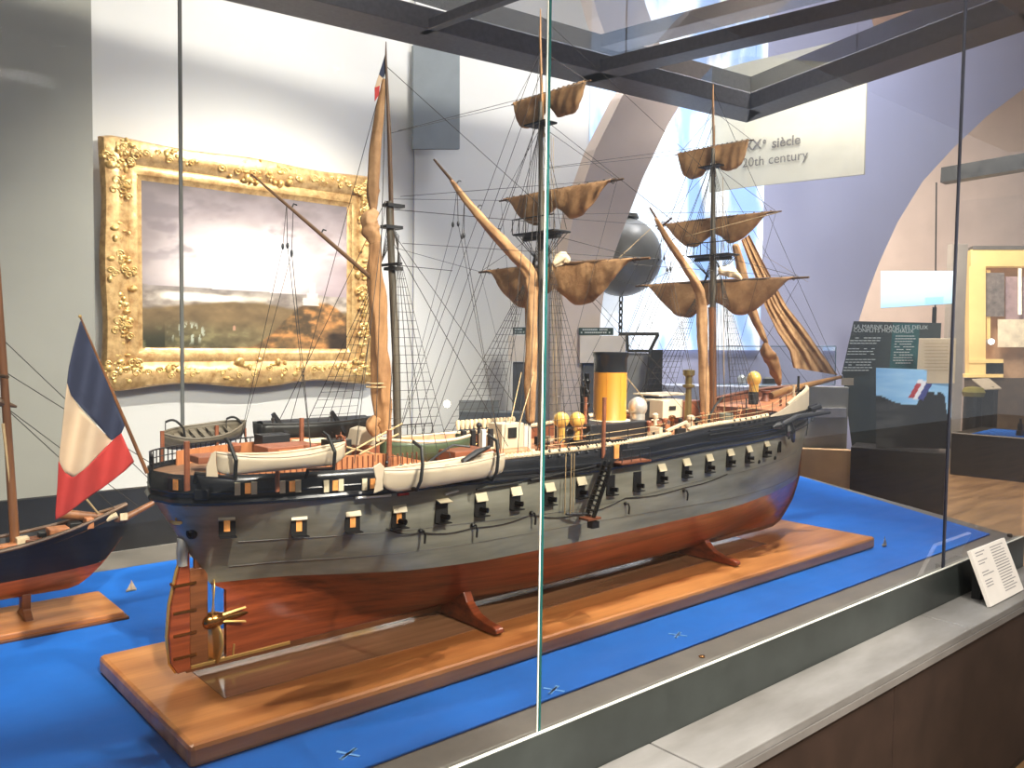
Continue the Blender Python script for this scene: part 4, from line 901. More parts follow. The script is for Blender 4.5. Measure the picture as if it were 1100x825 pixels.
# back beam outer / inner edge, end beam, cross beams
bo = lambda u: 3.516 + (u - 2.318) * (3.209 - 3.516) / (4.821 - 2.318)
bi = lambda u: bo(u) - .25
def quadbeam(a, b, w0, name='roof_beam', hgt=.1): 
    a, b = V((*a, 0)), V((*b, 0)); t = (b - a).normalized(); n = V((t.y, -t.x, 0)) * w0
    return beam(name, [(a.x, a.y), (b.x, b.y), (b.x + n.x, b.y + n.y), (a.x + n.x, a.y + n.y)], hgt)
beam('roof_beam', [(XL, bo(XL)), (4.821, 3.209), (4.66, 3.0), (XL, bi(XL) )], .1)
beam('roof_beam', [(4.821, 3.209), (4.32, 1.35), (4.08, 1.35), (4.56, 3.02)], .1)
pA, pB = on_z(620, 83, ZB), on_z(940, 8, ZB)
quadbeam((pA.x, pA.y), lerp(1, 0, 0) and tuple((V((pA.x, pA.y)) + (V((pB.x, pB.y)) - V((pA.x, pA.y))) * 1.35)[:2]), -.13, hgt=.07)
pA, pB = on_z(457, 38, ZB), on_z(560, 0, ZB)
quadbeam((pA.x, pA.y), tuple((V((pA.x, pA.y)) + (V((pB.x, pB.y)) - V((pA.x, pA.y))) * 2.6)[:2]), .045, hgt=.05)
beam('roof_beam', [(XL, 1.2), (4.34, 1.2), (4.36, 1.38), (XL, 1.38)], .1)
pane('roof_pane', [(XL, 1.3, ZB + .1), (4.2, 1.3, ZB + .1), (4.75, 3.15, ZB + .1), (XL, 3.5, ZB + .1)], m_glassr)

# ------------------------------------------------------------------ board and cradles under the big ship
ZBD = .85
bd = thing('wooden_base_board', 'long honey-coloured wooden board under the large grey warship, with a paler inset panel', 'base board', (1.88, 1.8, FLZ + .006))
bx0, bx1, by0, by1 = .547, 3.225, 1.508, 2.09
h = MB()
rw = .13
for (x0, x1, y0, y1) in ((bx0, bx1, by0, by0 + rw), (bx0, bx1, by1 - rw, by1), (bx0, bx0 + rw, by0 + rw, by1 - rw), (bx1 - .2, bx1, by0 + rw, by1 - rw)):
    pass
h.box(((bx0 + bx1) / 2, (by0 + by1) / 2, (FLZ + .006 + ZBD) / 2), (bx1 - bx0, by1 - by0, ZBD - FLZ - .006)); h.build('board', m_base, bd, bevel=.01)
h = MB(); h.prism([(bx0 + .13, by0 + .16, ZBD), (1.2, by0 + .155, ZBD), (bx1 - .45, by0 + .2, ZBD), (bx1 - .45, by1 - .12, ZBD), (bx0 + .13, by1 - .12, ZBD)], (0, 0, .0015)); h.build('inset_panel', m_base2, bd, bevel=.001)
for cx, px in ((1.36, 0), (2.41, 0)):
    h = MB(); prof = []
    for sg in (-1, 1):
        q = [(.0, .852), (.05, .852), (.12, .853), (.19, .852), (.232, .852), (.243, .858), (.24, .868), (.225, .873), (.19, .874), (.15, .885), (.118, .91), (.1, .94), (.11, .965), (.135, .985)]
        prof.append(q)
    pts = [(cx - .0, CY - a, z) for a, z in reversed(prof[0])] + [(cx, CY + a, z) for a, z in prof[1][1:]]
    # cut the top to the hull: rise of the bottom at this station
    top = [(cx, CY + y, .884 + .1 * (abs(y) / .135) ** 2.0) for y in (.11, .08, .05, .02, 0, -.02, -.05, -.08, -.11)]
    h.prism([(x - .013, y, z) for x, y, z in pts + top], (.026, 0, 0)); h.build('cradle', m_redw if False else m_bottom, bd, bevel=.003, label='curved wooden cradle under the keel')
# pale cross marks on the blue floor
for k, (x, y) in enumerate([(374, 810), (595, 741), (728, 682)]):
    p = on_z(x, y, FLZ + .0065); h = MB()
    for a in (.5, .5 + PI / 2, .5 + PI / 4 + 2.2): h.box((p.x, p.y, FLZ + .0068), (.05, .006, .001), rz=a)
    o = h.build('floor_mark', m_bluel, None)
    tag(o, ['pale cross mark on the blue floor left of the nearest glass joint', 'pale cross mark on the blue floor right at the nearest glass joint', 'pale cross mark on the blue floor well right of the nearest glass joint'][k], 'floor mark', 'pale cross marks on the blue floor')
# tiny model sails standing on the blue floor
def tiny(px, py, lab, M, s=1.0):
    p = on_z(px, py, FLZ + .006); t = thing('miniature_sailing_boat', lab, 'model boat', (p.x, p.y, FLZ + .006), 'miniature boats on the blue floor')
    h = MB(); h.grid(9, 5, lambda a, b: (p.x + (a - .5) * .034 * s, p.y + (b - .5) * .014 * s * math.sin(PI * a) ** .6, p.z + .0005 + .007 * s * (abs(b - .5) * 2) ** 1.5)); h.build('hull', M, t, solid=.001)
    h = MB(); h.tube([(p.x, p.y, p.z), (p.x, p.y, p.z + .04 * s)], .0008, 5); h.build('mast', m_spar, t)
    h = MB(); h.prism([(p.x + .001, p.y, p.z + .008 * s), (p.x + .015 * s, p.y - .002, p.z + .009 * s), (p.x + .001, p.y, p.z + .039 * s)], (0, .001, 0)); h.prism([(p.x - .001, p.y, p.z + .008 * s), (p.x - .014 * s, p.y - .002, p.z + .01 * s), (p.x - .001, p.y, p.z + .03 * s)], (0, .001, 0)); h.build('sail', M, t)
tiny(950, 587, 'tiny white model boat on the blue floor off the bow end of the long board', m_white, 1.0)
tiny(141, 635, 'tiny pale model boat on the blue floor between the two ships', m_hammock, .9)
# label plate on the ledge
lp = thing('label_plate', 'white printed label plate propped on the pale grey ledge', 'label', (3.33, 1.12, LZ))
A, B = V((3.18, 1.085, LZ + .004)), V((3.56, 1.085, LZ + .004))
A = on_y(1065, 646, 1.075); B = A + V((.33, 0, 0)); A.z = B.z = LZ + .004
up = V((0, .075, .185)); upn = up.normalized(); nn = V((1, 0, 0)).cross(upn)
c = on_y(1041, 597, 1.19); 
h = MB(); h.prism([A, B, B + up, A + up], -nn * .014 if nn.y < 0 else nn * -.014); h.build('plate', m_white if False else mat('white_label_board', (226, 218, 208), .5, 0, .04), lp, bevel=.001)
h = MB(); sgn = 1
nf = nn if nn.y < 0 else -nn
for col in (0, 1):
    for k in range(17 if col else 13):
        y = .92 - .05 * k; L = (.30 + .1 * hsh(k, col)) if col else (.16 + .16 * hsh(k, 5))
        if not col and k in (2, 5, 6, 9): continue
        a = A + (B - A) * (.08 + col * .42) + up * y; b = a + (B - A) * L; h.prism([a, b, b + up * .018, a + up * .018], nf * .0006)
h.build('print_lines', mat('grey_print', (150, 145, 142), .6), lp)
h = MB(); h.box(((A.x + B.x) / 2, 1.15, LZ + .05), (.2, .03, .1)); h.build('plate_stand', m_blackm, lp)

# ------------------------------------------------------------------ small sailing ship beyond, seen from its bow
CY2 = 2.575
sh2 = thing('ship_model', 'small black-hulled sailing ship model with reddish bottom, cut off at the left behind the ensign', 'ship model', (.2, CY2, .84))
def w2(x): return .1 * max(0, 1 - max(0, (x - .25) / .5) ** 2.2) if x > .25 else .1
def sec2(x, c, sg):
    z1 = 1.03 + .075 * max(0, (x - .3) / .45) ** 2; zk = .885 if x < .6 else .885 + 0.28 * ((x - .6) / .15) ** 1.6 * .5
    b = w2(x); t = c; z = lerp(zk, z1, t); return V((x, CY2 + sg * max(.004, b * (t ** .45 if x < .5 else t ** lerp(.45, .9, (x - .5) / .25))), z))
def tb2(x):
    z1 = sec2(x, 1, 1).z; zk = sec2(x, 0, 1).z; return max(.01, min(.9, (.945 - zk) / (z1 - zk)))
h = MB()
for sg in (-1, 1): h.grid(40, 14, lambda a, b: sec2(lerp(-.4, .755, a), lerp(tb2(lerp(-.4, .755, a)), 1, b), sg))
hl = h.build('hull', m_blackm, sh2, smooth=True, merge=True, label='black painted hull')
h = MB()
for sg in (-1, 1): h.grid(40, 8, lambda a, b: sec2(lerp(-.4, .74, a), lerp(0, tb2(lerp(-.4, .74, a)), b), sg))
h.build('hull_bottom', m_bottom, sh2, smooth=True, merge=True)
h = MB(); h.grid(40, 5, lambda a, b: (lambda x: V((x, CY2 + (b * 2 - 1) * w2(x) * .94, sec2(x, 1, 1).z - .02)))(lerp(-.4, .74, a))); h.build('deck', m_deck, sh2)
h = MB()
for sg in (-1, 1): h.tube([sec2(lerp(-.4, .755, k / 40), 1, sg) for k in range(41)], .005, 6)
h.build('rail', m_spard, sh2, smooth=True)
h = MB(); h.tube([(.58, CY2, 1.10), on_y(132, 558, CY2), on_y(165, 540, CY2)], [.014, .012, .008], 10); h.build('bowsprit', m_mast, sh2, smooth=True)
h = MB(); h.tube([on_y(92, 568, CY2), on_y(126, 553, CY2 - .02)], [.006, .009], 8); h.box(on_y(133, 555, CY2 - .02), (.02, .006, .02)); h.build('head_fitting', m_hammock, sh2)
mb_, mt_ = on_y(16, 580, CY2), on_y(-2, 455, CY2)
h = MB(); h.tube([mb_ - V((0, 0, .05)), mb_, mt_ + V((0, 0, .5))], [.013, .012, .008], 10); fm2 = h.build('fore_mast', m_mast, sh2, smooth=True)
h = MB(); h.tube([mb_ + V((.008, -.006, -.04)), mt_ + V((.01, -.006, 0))], .004, 8); h.build('mast_hoop_rope', m_ropel, fm2)
h = MB(); a = on_y(-20, 400, CY2); h.tube([a + V((0, .1, .0)), on_y(8, 405, CY2 - .05)], .005, 8); h.build('yard', m_spard, fm2)
h = MB(); a = on_y(-20, 425, CY2); h.tube([a, on_y(0, 432, CY2), on_y(18, 437, CY2)], [.012, .012, .003], 8); h.build('yard', m_spard, fm2)
for a, b in [((-2, 360), (166, 520)), ((0, 433), (150, 545)), ((0, 433), (125, 548)), ((-2, 395), (166, 500))]: 
    h = MB(); h.tube([on_y(*a, CY2), on_y(*b, CY2)], .0011, 4); h.build('stay', m_rope, sh2)
h = MB(); h.tube([on_y(91, 534, CY2 - .03), on_y(109, 556, CY2)], .003, 6); h.build('cathead', m_ropel, sh2)
for k, (px, py, w, d, z, M) in enumerate([(62, 563, .05, .05, .03, m_ochre), (35, 576, .04, .05, .02, m_redw), (80, 560, .03, .03, .03, m_iron), (50, 578, .03, .02, .012, m_silver), (70, 574, .05, .012, .01, m_redw), (24, 585, .03, .03, .03, m_hammock), (8, 592, .06, .03, .02, m_ochre), (45, 566, .02, .02, .03, m_iron), (95, 560, .02, .04, .03, m_ochre)]):
    p = on_y(px, py, CY2 - .02); zz = sec2(p.x, 1, 1).z - .02; h = MB(); h.box((p.x, p.y, zz + z / 2), (w, d, z)); h.build('deck_house' if z > .02 else 'deck_gear', M, sh2, bevel=.002)
h = MB(); h.tube([(p_, CY2 - w2(p_) * .9, sec2(p_, 1, 1).z + .0) for p_ in (.3, .4, .5, .6, .68)], .004, 6); h.build('deck_chain', m_iron, sh2)
b2 = thing('wooden_base_board', 'short honey-coloured wooden board under the small black-hulled ship', 'base board', (0, 2.575, FLZ + .006))
h = MB(); h.box((.06, 2.575, FLZ + .006 + .011), (1.3, .25, .022)); h.build('board', m_base, b2, bevel=.004)
h = MB(); h.box((.06, 2.575, FLZ + .006 + .004), (1.32, .27, .008)); h.build('board_moulding', m_keel, b2, bevel=.002)
x2 = on_y(22, 655, CY2).x
h = MB(); h.prism([(x2, CY2 - .055, .828), (x2, CY2 + .055, .828), (x2, CY2 + .02, .85), (x2, CY2 + .025, .895), (x2, CY2 - .025, .895), (x2, CY2 - .02, .85)], (.022, 0, 0)); h.build('cradle', m_keel, b2, bevel=.003)
# ------------------------------------------------------------------ the room
m_wall = mat('white_wall_paint', (232, 230, 224), .8, 0, .02, (2, 2, 2))
m_wallg = mat('dim_lit_wall_grey', (164, 162, 150), .8, 0, .05, (2, 2, 2))  # grey stands for the weaker light on this stretch of wall
m_wallb = mat('bluish_lit_wall', (196, 198, 226), .8, 0, .03, (1, 1, 1))  # lilac tint stands for bluish light falling on a white wall
m_tan = mat('tan_arch_plaster', (220, 200, 186), .8, 0, .06, (2, 2, 2))
m_ceil = mat('pale_ceiling_paint', (210, 208, 200), .9, 0, .04, (1, 1, 1))
m_floor = mat('brown_parquet', (128, 98, 66), .35, 0, .25, (1.2, 9, 1), c2=(92, 66, 42))
HT = 6.2
A0 = (2.935, 4.3); B0 = plan(1300, 11)
W2 = Wall(A0, B0)
h = MB(); h.prism([(-7, -5, 0), (22, -5, 0), (22, 14, 0), (-7, 14, 0)], (0, 0, -.1)); struct(h.build('floor', m_floor), 'brown wooden museum floor')
h = MB(); h.prism([(-7, -5, HT), (22, -5, HT), (22, 14, HT), (-7, 14, HT)], (0, 0, .1)); struct(h.build('ceiling', m_ceil), 'pale ceiling seen through the glass roof of the case')
xl = on_y(97, 200, 4.25).x
h = MB(); h.prism([(xl, 4.3, 0), (2.94, 4.3, 0), (2.94, 4.4, 0), (xl, 4.4, 0)], (0, 0, HT)); h.prism([(-7, 4.3, 0), (xl, 4.3, 0), (xl, 4.4, 0), (-7, 4.4, 0)], (0, 0, HT)); struct(h.build('wall_left', m_wall), 'white wall behind the gilt-framed painting')
h = MB(); h.prism([(-6.8, 4.2, 0), (xl, 4.2, 0), (xl, 4.295, 0), (-6.8, 4.295, 0)], (0, 0, HT)); struct(h.build('wall_partition', m_wallg), 'partition left of the white wall, its weaker light put in as grey')
# back wall with an arched opening on its right: the edge follows a curve
arc2 = [(923, 700), (923, 343), (931, 318), (944, 283), (964, 239), (991, 195), (1023, 160), (1060, 125), (1100, 95), (1150, 60), (1230, 20), (1330, -20)]
def wl_of(p): return (V((p.x, p.y, 0)) - W2.a).dot(W2.t)
P2 = [W2.at(*q) for q in arc2]; P2[0].z = 0
poly = [W2.pt(0, 0), ] + [W2.pt(wl_of(q), max(0, q.z)) for q in P2] + [W2.pt(wl_of(P2[-1]), HT), W2.pt(0, HT)]
h = MB(); h.prism(poly, -W2.n * .35, 0); struct(h.build('wall_back', m_wallb), 'back wall with an arched opening, bluish light put into its white')
h = MB(); ls = wl_of(W2.at(640, 200)); h.prism([W2.pt(.0, 0, .012), W2.pt(ls, 0, .012), W2.pt(ls, HT, .012), W2.pt(0, HT, .012)], W2.n * .01); struct(h.build('wall_panel', m_wall), 'plain white section of the back wall')
# tan arch rib standing before the wall
WA = Wall((A0[0] + W2.n.x * .62, A0[1] + W2.n.y * .62), (B0[0] + W2.n.x * .62, B0[1] + W2.n.y * .62))
le = [(603, 420), (604, 330), (606, 285), (617, 225), (640, 160), (668, 104), (700, 60), (740, 15), (790, -30)]
re = [(640, 420), (645, 340), (652, 295), (668, 250), (690, 192), (717, 135), (735, 105), (775, 60), (830, 15), (890, -30)]
L = [WA.at(*q) for q in le]; R_ = [WA.at(*q) for q in re]
L[0].z = R_[0].z = 0
h = MB(); h.prism(L + R_[::-1], WA.n * -.12); struct(h.build('trim_1', m_tan), 'tan arch rib before the projection')
# far wall beyond the arched opening, side walls and wall behind
h = MB(); a, b = plan(700, 14.5), plan(1500, 14.5); h.prism([(a[0], a[1], 0), (b[0], b[1], 0), (b[0], b[1], HT), (a[0], a[1], HT)], _F0 * .1); struct(h.build('wall_right', m_tan), 'tan wall beyond the arched opening')
# ------------------------------------------------------------------ projection of a rough sea on the back wall
def picture(name, M, fn, nu, nv, cf, parent=None, **k):
    h = MB(); h.grid(nu, nv, fn); cols = [tuple(srgb(tuple(max(0, min(255, c)) for c in cf(i / (nu - 1), j / (nv - 1))))) for j in range(nv) for i in range(nu)]
    return h.build(name, M, parent, cols=cols, smooth='all', **k)
q0, q1 = wl_of(W2.at(628, 300)), wl_of(W2.at(815, 300)); zt_, zb_ = HT - .3, W2.at(770, 376).z
def sea(a, b):
    y = b; x = a; w = fbm(x * 3 + y * 2, y * 7, 11); c = mixc((176, 206, 246), (250, 252, 255), sstep(.3, .7, fbm(x * 2.5 + 1.2 * y, y * 4 - x * 2.2, 4)))
    c = mixc(c, (255, 255, 255), sstep(.38, .05, abs(y - .16 - .22 * (1 - x) * 0) ) * .7 * sstep(.35, .6, w + .1))
    s = fbm(x * 3.2 - y * 3.8, y * 5 + x * 6.5, 23); c = mixc(c, (136, 176, 232), sstep(.5, .66, s) * .85)
    if y > .35: c = mixc(c, (206, 214, 232), sstep(.35, .6, y) * .5)
    return c
pj = thing('projected_sea_picture', 'bright blue-white projection of breaking waves on the back wall between the masts', 'projection', tuple(W2.pt((q0 + q1) / 2, zb_, .02)))
picture('picture', vcol_mat('projected_picture', .9, .82, 0), lambda a, b: W2.pt(lerp(q0, q1, a), lerp(zb_, zt_, b), .03), 90, 110, sea, pj)
# paler blue glow panel to the right of it
q2 = wl_of(W2.at(905, 300))
# ------------------------------------------------------------------ gilt-framed painting
m_gold = mat('gilt_frame', (226, 190, 130), .36, .35, .2, (26, 26, 26), .2, c2=(176, 130, 76))
m_goldl = mat('bright_gilt', (244, 206, 134), .3, .5, .2, (50, 50, 50), .3, c2=(196, 144, 74))
YW = 4.245
fa = on_y(114, 414, YW - .05); fb = on_y(405, 178, YW - .05)
x0, x1 = fa.x, fb.x; z0 = on_y(124, 414, YW - .05).z; z1 = on_y(114, 146, YW - .05).z
pt = thing('framed_painting', 'stormy landscape painting in a wide ornate gilt frame hung on the white wall', 'painting', ((x0 + x1) / 2, YW, z0))
FW = on_y(152, 300, YW - .04).x - x0 + .01
prof = [(0, .0), (.0, .02), (.012, .034), (.05, .05), (.3, .058), (.5, .045), (.62, .03), (.72, .036), (.86, .03), (.9, .02), (1, .014)]
h = MB(); n = len(prof)
cs = [(x0, z0, 1, 1), (x1, z0, -1, 1), (x1, z1, -1, -1), (x0, z1, 1, -1)]
NE = 40
vs = []; path = []
for e in range(4):
    a, b = cs[e], cs[(e + 1) % 4]
    for k in range(NE):
        t = k / NE; path.append((lerp(a[0], b[0], t), lerp(a[1], b[1], t), a, b, t, e))
def inn(c, d): return (c[0] + c[2] * d, c[1] + c[3] * d)
for (px_, pz_, a, b, t, e) in path:
    for j, (w, dp) in enumerate(prof):
        ia, ib = inn(a, w * FW), inn(b, w * FW); x = lerp(ia[0], ib[0], t); z = lerp(ia[1], ib[1], t)
        if j < 4:  # swept outer edge
            sw_ = (-.03 if e == 0 else -.012) * (.5 + .5 * math.cos(t * 4 * PI)) * (1 if j < 3 else .6); x += sw_ * (a[2] if e in (3,) else 0) * 1 + (sw_ * -1 if e == 1 else 0); z += (sw_ if e == 0 else 0) + (-sw_ if e == 2 else 0)
        vs.append((x, YW - .004 - dp, z))
N4 = len(path); fs = [(i * n + j, i * n + j + 1, ((i + 1) % N4) * n + j + 1, ((i + 1) % N4) * n + j) for i in range(N4) for j in range(n - 1)]
h.add(vs, fs); fr_ = h.build('frame', m_gold, pt, smooth=True, label='wide gilt frame with carved scrolls')
def orn(cx, cz, w, hh, seed, k=26):
    r = random.Random(seed); h = MB()
    for i in range(k):
        a = r.uniform(0, 2 * PI); q = r.random() ** .7; x = cx + math.cos(a) * q * w; z = cz + math.sin(a) * q * hh; s = r.uniform(.008, .017)
        h.ball((x, YW - .045 - r.uniform(.0, .012), z), s, 10, (r.uniform(.7, 1.8), .8, r.uniform(.6, 1.4)))
    for i in range(6):
        x = cx + (i / 5 - .5) * 2 * w * .85; z = cz + r.uniform(-.4, .4) * hh; rr = r.uniform(.014, .024)
        h.tube([(x + (rr * (1 - j / 22)) * math.cos(j * .5), YW - .058, z + (rr * (1 - j / 22)) * math.sin(j * .5)) for j in range(18)], .005, 6)
    return h.build('carved_ornament', m_goldl, fr_, smooth=True)
f2 = FW * .42
for cx, cz in ((x0 + f2, z0 + f2), (x0 + f2, z1 - f2), (x1 - f2, z0 + f2), (x1 - f2, z1 - f2)):
    sx = 1 if cx < (x0 + x1) / 2 else -1; sz = 1 if cz < (z0 + z1) / 2 else -1
    orn(cx, cz, FW * .45, FW * .45, hash((cx > 1.7, cz > 1.9)) % 97, 34); orn(cx + sx * FW * 1.1, cz - sz * FW * .1, FW * .9, FW * .22, 11, 22); orn(cx - sx * 0.0, cz + sz * FW * 1.0, FW * .22, FW * .9, 12, 22)
xm, zm = (x0 + x1) / 2, (z0 + z1) / 2
orn(xm + .03, z1 - f2 * .8, FW * 1.4, FW * .34, 21, 44); orn(xm + .03, z0 + f2 * .8, FW * 1.4, FW * .34, 22, 44); orn(x0 + f2, zm - .02, FW * .34, FW * 1.3, 23, 40); orn(x1 - f2, zm, FW * .34, FW * 1.3, 24, 40)
def scene_pic(x, y):
    """stormy coast: dark sky with a bright break, a pale bay, brown hills, a white monument on the right-hand hill"""
    n1 = fbm(x * 3.4 + .6 * y, y * 4.6, 1); n2 = fbm(x * 9, y * 14, 5); n3 = fbm(x * 26, y * 32, 9); n4 = fbm(x * 7 - y * 2, y * 9, 15)
    c = mixc((112, 100, 98), (178, 164, 162), sstep(.3, .7, .6 * n1 + .4 * n4))
    c = mixc(c, (78, 72, 74), sstep(.62, 1.0, y) * .6 * sstep(.35, .6, n1 + .1)); c = mixc(c, (96, 88, 86), sstep(.3, 0, x) * .6)
    d = math.hypot((x - .45) * .95, (y - .54 - .12 * (x - .45)) * 1.5); c = mixc(c, (255, 252, 244), sstep(.3, .04, d + (n4 - .5) * .34)); c = mixc(c, (236, 222, 214), sstep(.55, .2, d + (n1 - .5) * .3) * .6)
    c = mixc(c, (166, 148, 152), sstep(.7, .95, x) * sstep(.8, .4, y) * .5)
    c = mixc(c, (92, 84, 86), sstep(.56, .72, n4) * sstep(.55, .75, y + .2 * n1) * .5)
    hz = .38 - .02 * (x - .3)
    if y < hz: c = mixc((104, 94, 86), (160, 148, 134), sstep(.3, .7, .5 * n2 + .5 * n3))
    if y < hz and y > .3: c = mixc(c, (120, 112, 108), sstep(.33, .38, y) * .5)
    if .27 < y < .365 and x < .66: c = mixc(c, (238, 228, 208), sstep(1, .3, abs(y - .33 + .035 * x) / (.03 + .012 * n3)) * sstep(.66, .3, x) * sstep(.04, .14, x))
    hl = .265 - .03 * math.cos(x * 7) + .03 * n2
    k = sstep(hl + .012, hl - .012, y)
    if k: g = mixc((74, 62, 46), (138, 112, 76), .6 * n2 + .4 * n3); g = mixc(g, (44, 44, 34), sstep(.24, .02, y) * (1 - sstep(.1, .6, x) * .7)); g = mixc(g, (120, 122, 84), sstep(.6, .75, n3) * sstep(.16, .08, y) * .5); c = mixc(c, g, k)
    if y < .2 and .1 < x < .6: c = mixc(c, (116, 104, 72), n3 * .8 * sstep(.2, .1, y))
    h2 = .30 * sstep(.48, .8, x) * (1 - .4 * sstep(.88, 1.05, x)) + .035 * n2; k = sstep(h2 + .01, h2 - .01, y)
    if k: g = mixc((66, 54, 40), (160, 112, 66), sstep(.25, .75, .5 * n2 + .5 * n3)); g = mixc(g, (182, 124, 70), sstep(.55, .75, n3) * .5); g = mixc(g, (58, 54, 40), sstep(.3, .6, fbm(x * 12, y * 10, 31)) * sstep(.8, .6, x) * .6); c = mixc(c, g, k)
    if x > .86: c = mixc(c, (34, 30, 28), .85 * sstep(.13, .1, y) * sstep(.86, .92, x))
    q = math.hypot((x - .2) / .09, (y - .1) / .07)
    if q < 1.2 and fbm(x * 60, y * 18, 77) > .56: c = mixc(c, (176, 186, 168), .7 * sstep(1.2, .6, q))
    c = tuple(min(255, v * 1.22 + 8) for v in c)
    # white stepped monument
    if (abs(x - .805) < .016 and .38 < y < .455) or (abs(x - .805) < .03 and .34 < y < .385) or (abs(x - .8) < .055 - .02 * n3 and .30 < y < .35): c = mixc((246, 238, 222), (214, 200, 180), n3)
    for (fx_, fy_, col) in ((.41, .135, (210, 160, 130)), (.47, .13, (48, 40, 40)), (.41, .105, (190, 150, 130)), (.66, .12, (52, 44, 40)), (.3, .12, (180, 176, 160)), (.24, .13, (150, 156, 140))):
        if math.hypot((x - fx_) / .007, (y - fy_) / .016) < 1: c = mixc(c, col, .85)
        return c
cx0, cx1, cz0, cz1 = x0 + FW * .97, x1 - FW * .97, z0 + FW * .97, z1 - FW * .97
picture('canvas', vcol_mat('oil_painting', .6, 0, .12), lambda a, b: (lerp(cx0, cx1, a), YW - .016, lerp(cz0, cz1, b)), 240, 180, scene_pic, pt, label='stormy coast with a white monument on a hill')

# ------------------------------------------------------------------ things beyond the case
def slab(px0, py0, px1, py1, d0, d1=None, th=.03, skew=None):
    """upright board: its four corners seen at these pixels, at distance d0 (left side) and d1 (right side)"""
    W = Wall(plan(px0, d0), plan(px1, d1 or d0)); sk_ = skew or (0, 0, 0, 0)
    return W, [W.at(px0 + sk_[0], py1), W.at(px1 + sk_[1], py1), W.at(px1 + sk_[2], py0), W.at(px0 + sk_[3], py0)], -W.n * th
def board(name, M, parent, *a, **k):
    bev = k.pop('bevel', .002); lab = k.pop('label', None); W, pts, d = slab(*a, **k); h = MB(); h.prism(pts, d); return h.build(name, M, parent, bevel=bev, label=lab), W, pts
def to_floor(name, M, parent, px0, py0, px1, d0, d1=None, th=.3, off=0.0):
    """box standing on the floor, its front top edge seen at py0"""
    W = Wall(plan(px0, d0), plan(px1, d1 or d0)); a, b = W.at(px0, py0, off), W.at(px1, py0, off); h = MB()
    h.prism([V((a.x, a.y, 0)), V((b.x, b.y, 0)), V((b.x, b.y, a.z)), V((a.x, a.y, a.z))], -W.n * th); return h.build(name, M, parent, bevel=.004), W
# naval mine on its stand
D = 5.68; c = at_d(668, 276, D); rm = 42 / 900 * D
mn = thing('naval_mine', 'grey spherical naval mine hanging by a chain behind the main mast', 'naval mine', tuple(c - V((0, 0, rm))))
m_mine = mat('grey_mine_steel', (128, 126, 120), .42, .2, .15, (3, 3, 3))
h = MB(); h.ball(c, rm, 40); h.build('mine_body', m_mine, mn, smooth=True)
h = MB(); h.tube([c + V((rm * 1.004 * math.cos(k * PI / 24), rm * 1.004 * math.sin(k * PI / 24), -.11 * rm)) for k in range(49)], .006, 6); h.build('mine_band', m_mine, mn, smooth=True)
h = MB(); h.lathe(c + V((0, 0, rm * .97)), [(.11, 0), (.1, .025), (.03, .03), (.03, .05)], 20); h.tube([c + V((0, 0, rm + .04)), V((c.x, c.y, HT))], .006, 6); h.build('hanger', m_iron, mn, smooth=True)
h = MB(); zz = c.z - rm
for k in range(7):
    x = V((1, 0, 0)) if k % 2 else V((0, 1, 0)); q = V((c.x, c.y, zz - .02 - .042 * k)); h.tube([q + x * (.013 * math.cos(t * PI / 6)) + V((0, 0, .028 * math.sin(t * PI / 6))) for t in range(13)], .005, 6)
h.build('chain', m_iron, mn, smooth=True)
# stand with a black open frame
tf = thing('mine_stand', 'grey pedestal with an open black frame under the mine chain', 'stand', (*plan(686, 5.6), 0))
to_floor('pedestal', mat('grey_pedestal_felt', (168, 166, 162), .8, 0, .08), tf, 672, 379, 703, 5.55, th=.25)
for (a_, b_, c_, d_) in ((665, 357, 708, 360.5), (674, 375.5, 702, 378.5)): board('frame_bar', m_iron, tf, a_, b_, c_, d_, 5.5, th=.02)
h = MB(); W = Wall(plan(665, 5.5), plan(710, 5.5)); h.bar(W.at(707, 359), W.at(698, 377), .02, .02); h.bar(W.at(673.5, 358), W.at(674, 377), .02, .02); h.build('frame_bar', m_iron, tf)
dk = thing('dark_column', 'dark narrow column beside the grey pedestal, seen between funnel and fore mast', 'column', (*plan(704, 5.35), 0))
W, pts, d = slab(697, 376, 712, 424, 5.35, th=.1, skew=(-3, -1, 0, 3)); h = MB(); h.prism(pts, d); h.prism([V((pts[0].x, pts[0].y, 0)), V((pts[1].x, pts[1].y, 0)), pts[1], pts[0]], d); h.build('column_body', m_blackm, dk)
# two caption boards with green headers
m_cap = mat('cream_caption_board', (226, 212, 196), .6, 0, .05); m_head = mat('dark_green_header', (40, 66, 62), .5, 0, .1); m_pale = mat('pale_lettering', (206, 212, 206), .6, 0, .03)
for k, (bx, hx, lab) in enumerate([((623, 360.5, 672, 390), (622, 352, 659, 360), 'cream caption board with dark green header standing directly behind the funnel'), ((546, 360.5, 570, 388), (551, 351.5, 567, 359), 'small cream caption board with dark green header showing beside the main mast')]):
    t = thing('caption_board', lab, 'caption board', (*plan((bx[0] + bx[2]) / 2, 5.02), 0), 'caption boards behind the ship')
    board('board', m_cap, t, *bx, 5.0); hd, W, pts = board('header', m_head, t, *hx, 5.02)
    h = MB()
    for j in (0, 1):
        a, b = W.at(hx[0] + 2, hx[1] + 2.2 + 3 * j, .004), W.at(hx[2] - (3 if j else 6), hx[1] + 2.2 + 3 * j, .004); n_ = 16
        for q in range(n_): 
            if hsh(q, j, k) > .18: p_ = a.lerp(b, q / n_); r2 = a.lerp(b, (q + .72) / n_); h.bar(p_, r2, .009, .001, W.n)
    h.build('lettering', m_pale, hd)
    to_floor('board_stand', mat('slate_stand', (84, 86, 90), .6), t, bx[0] + (3 if k == 0 else 5), 389, bx[0] + (18 if k == 0 else 24), 5.035, th=.06)
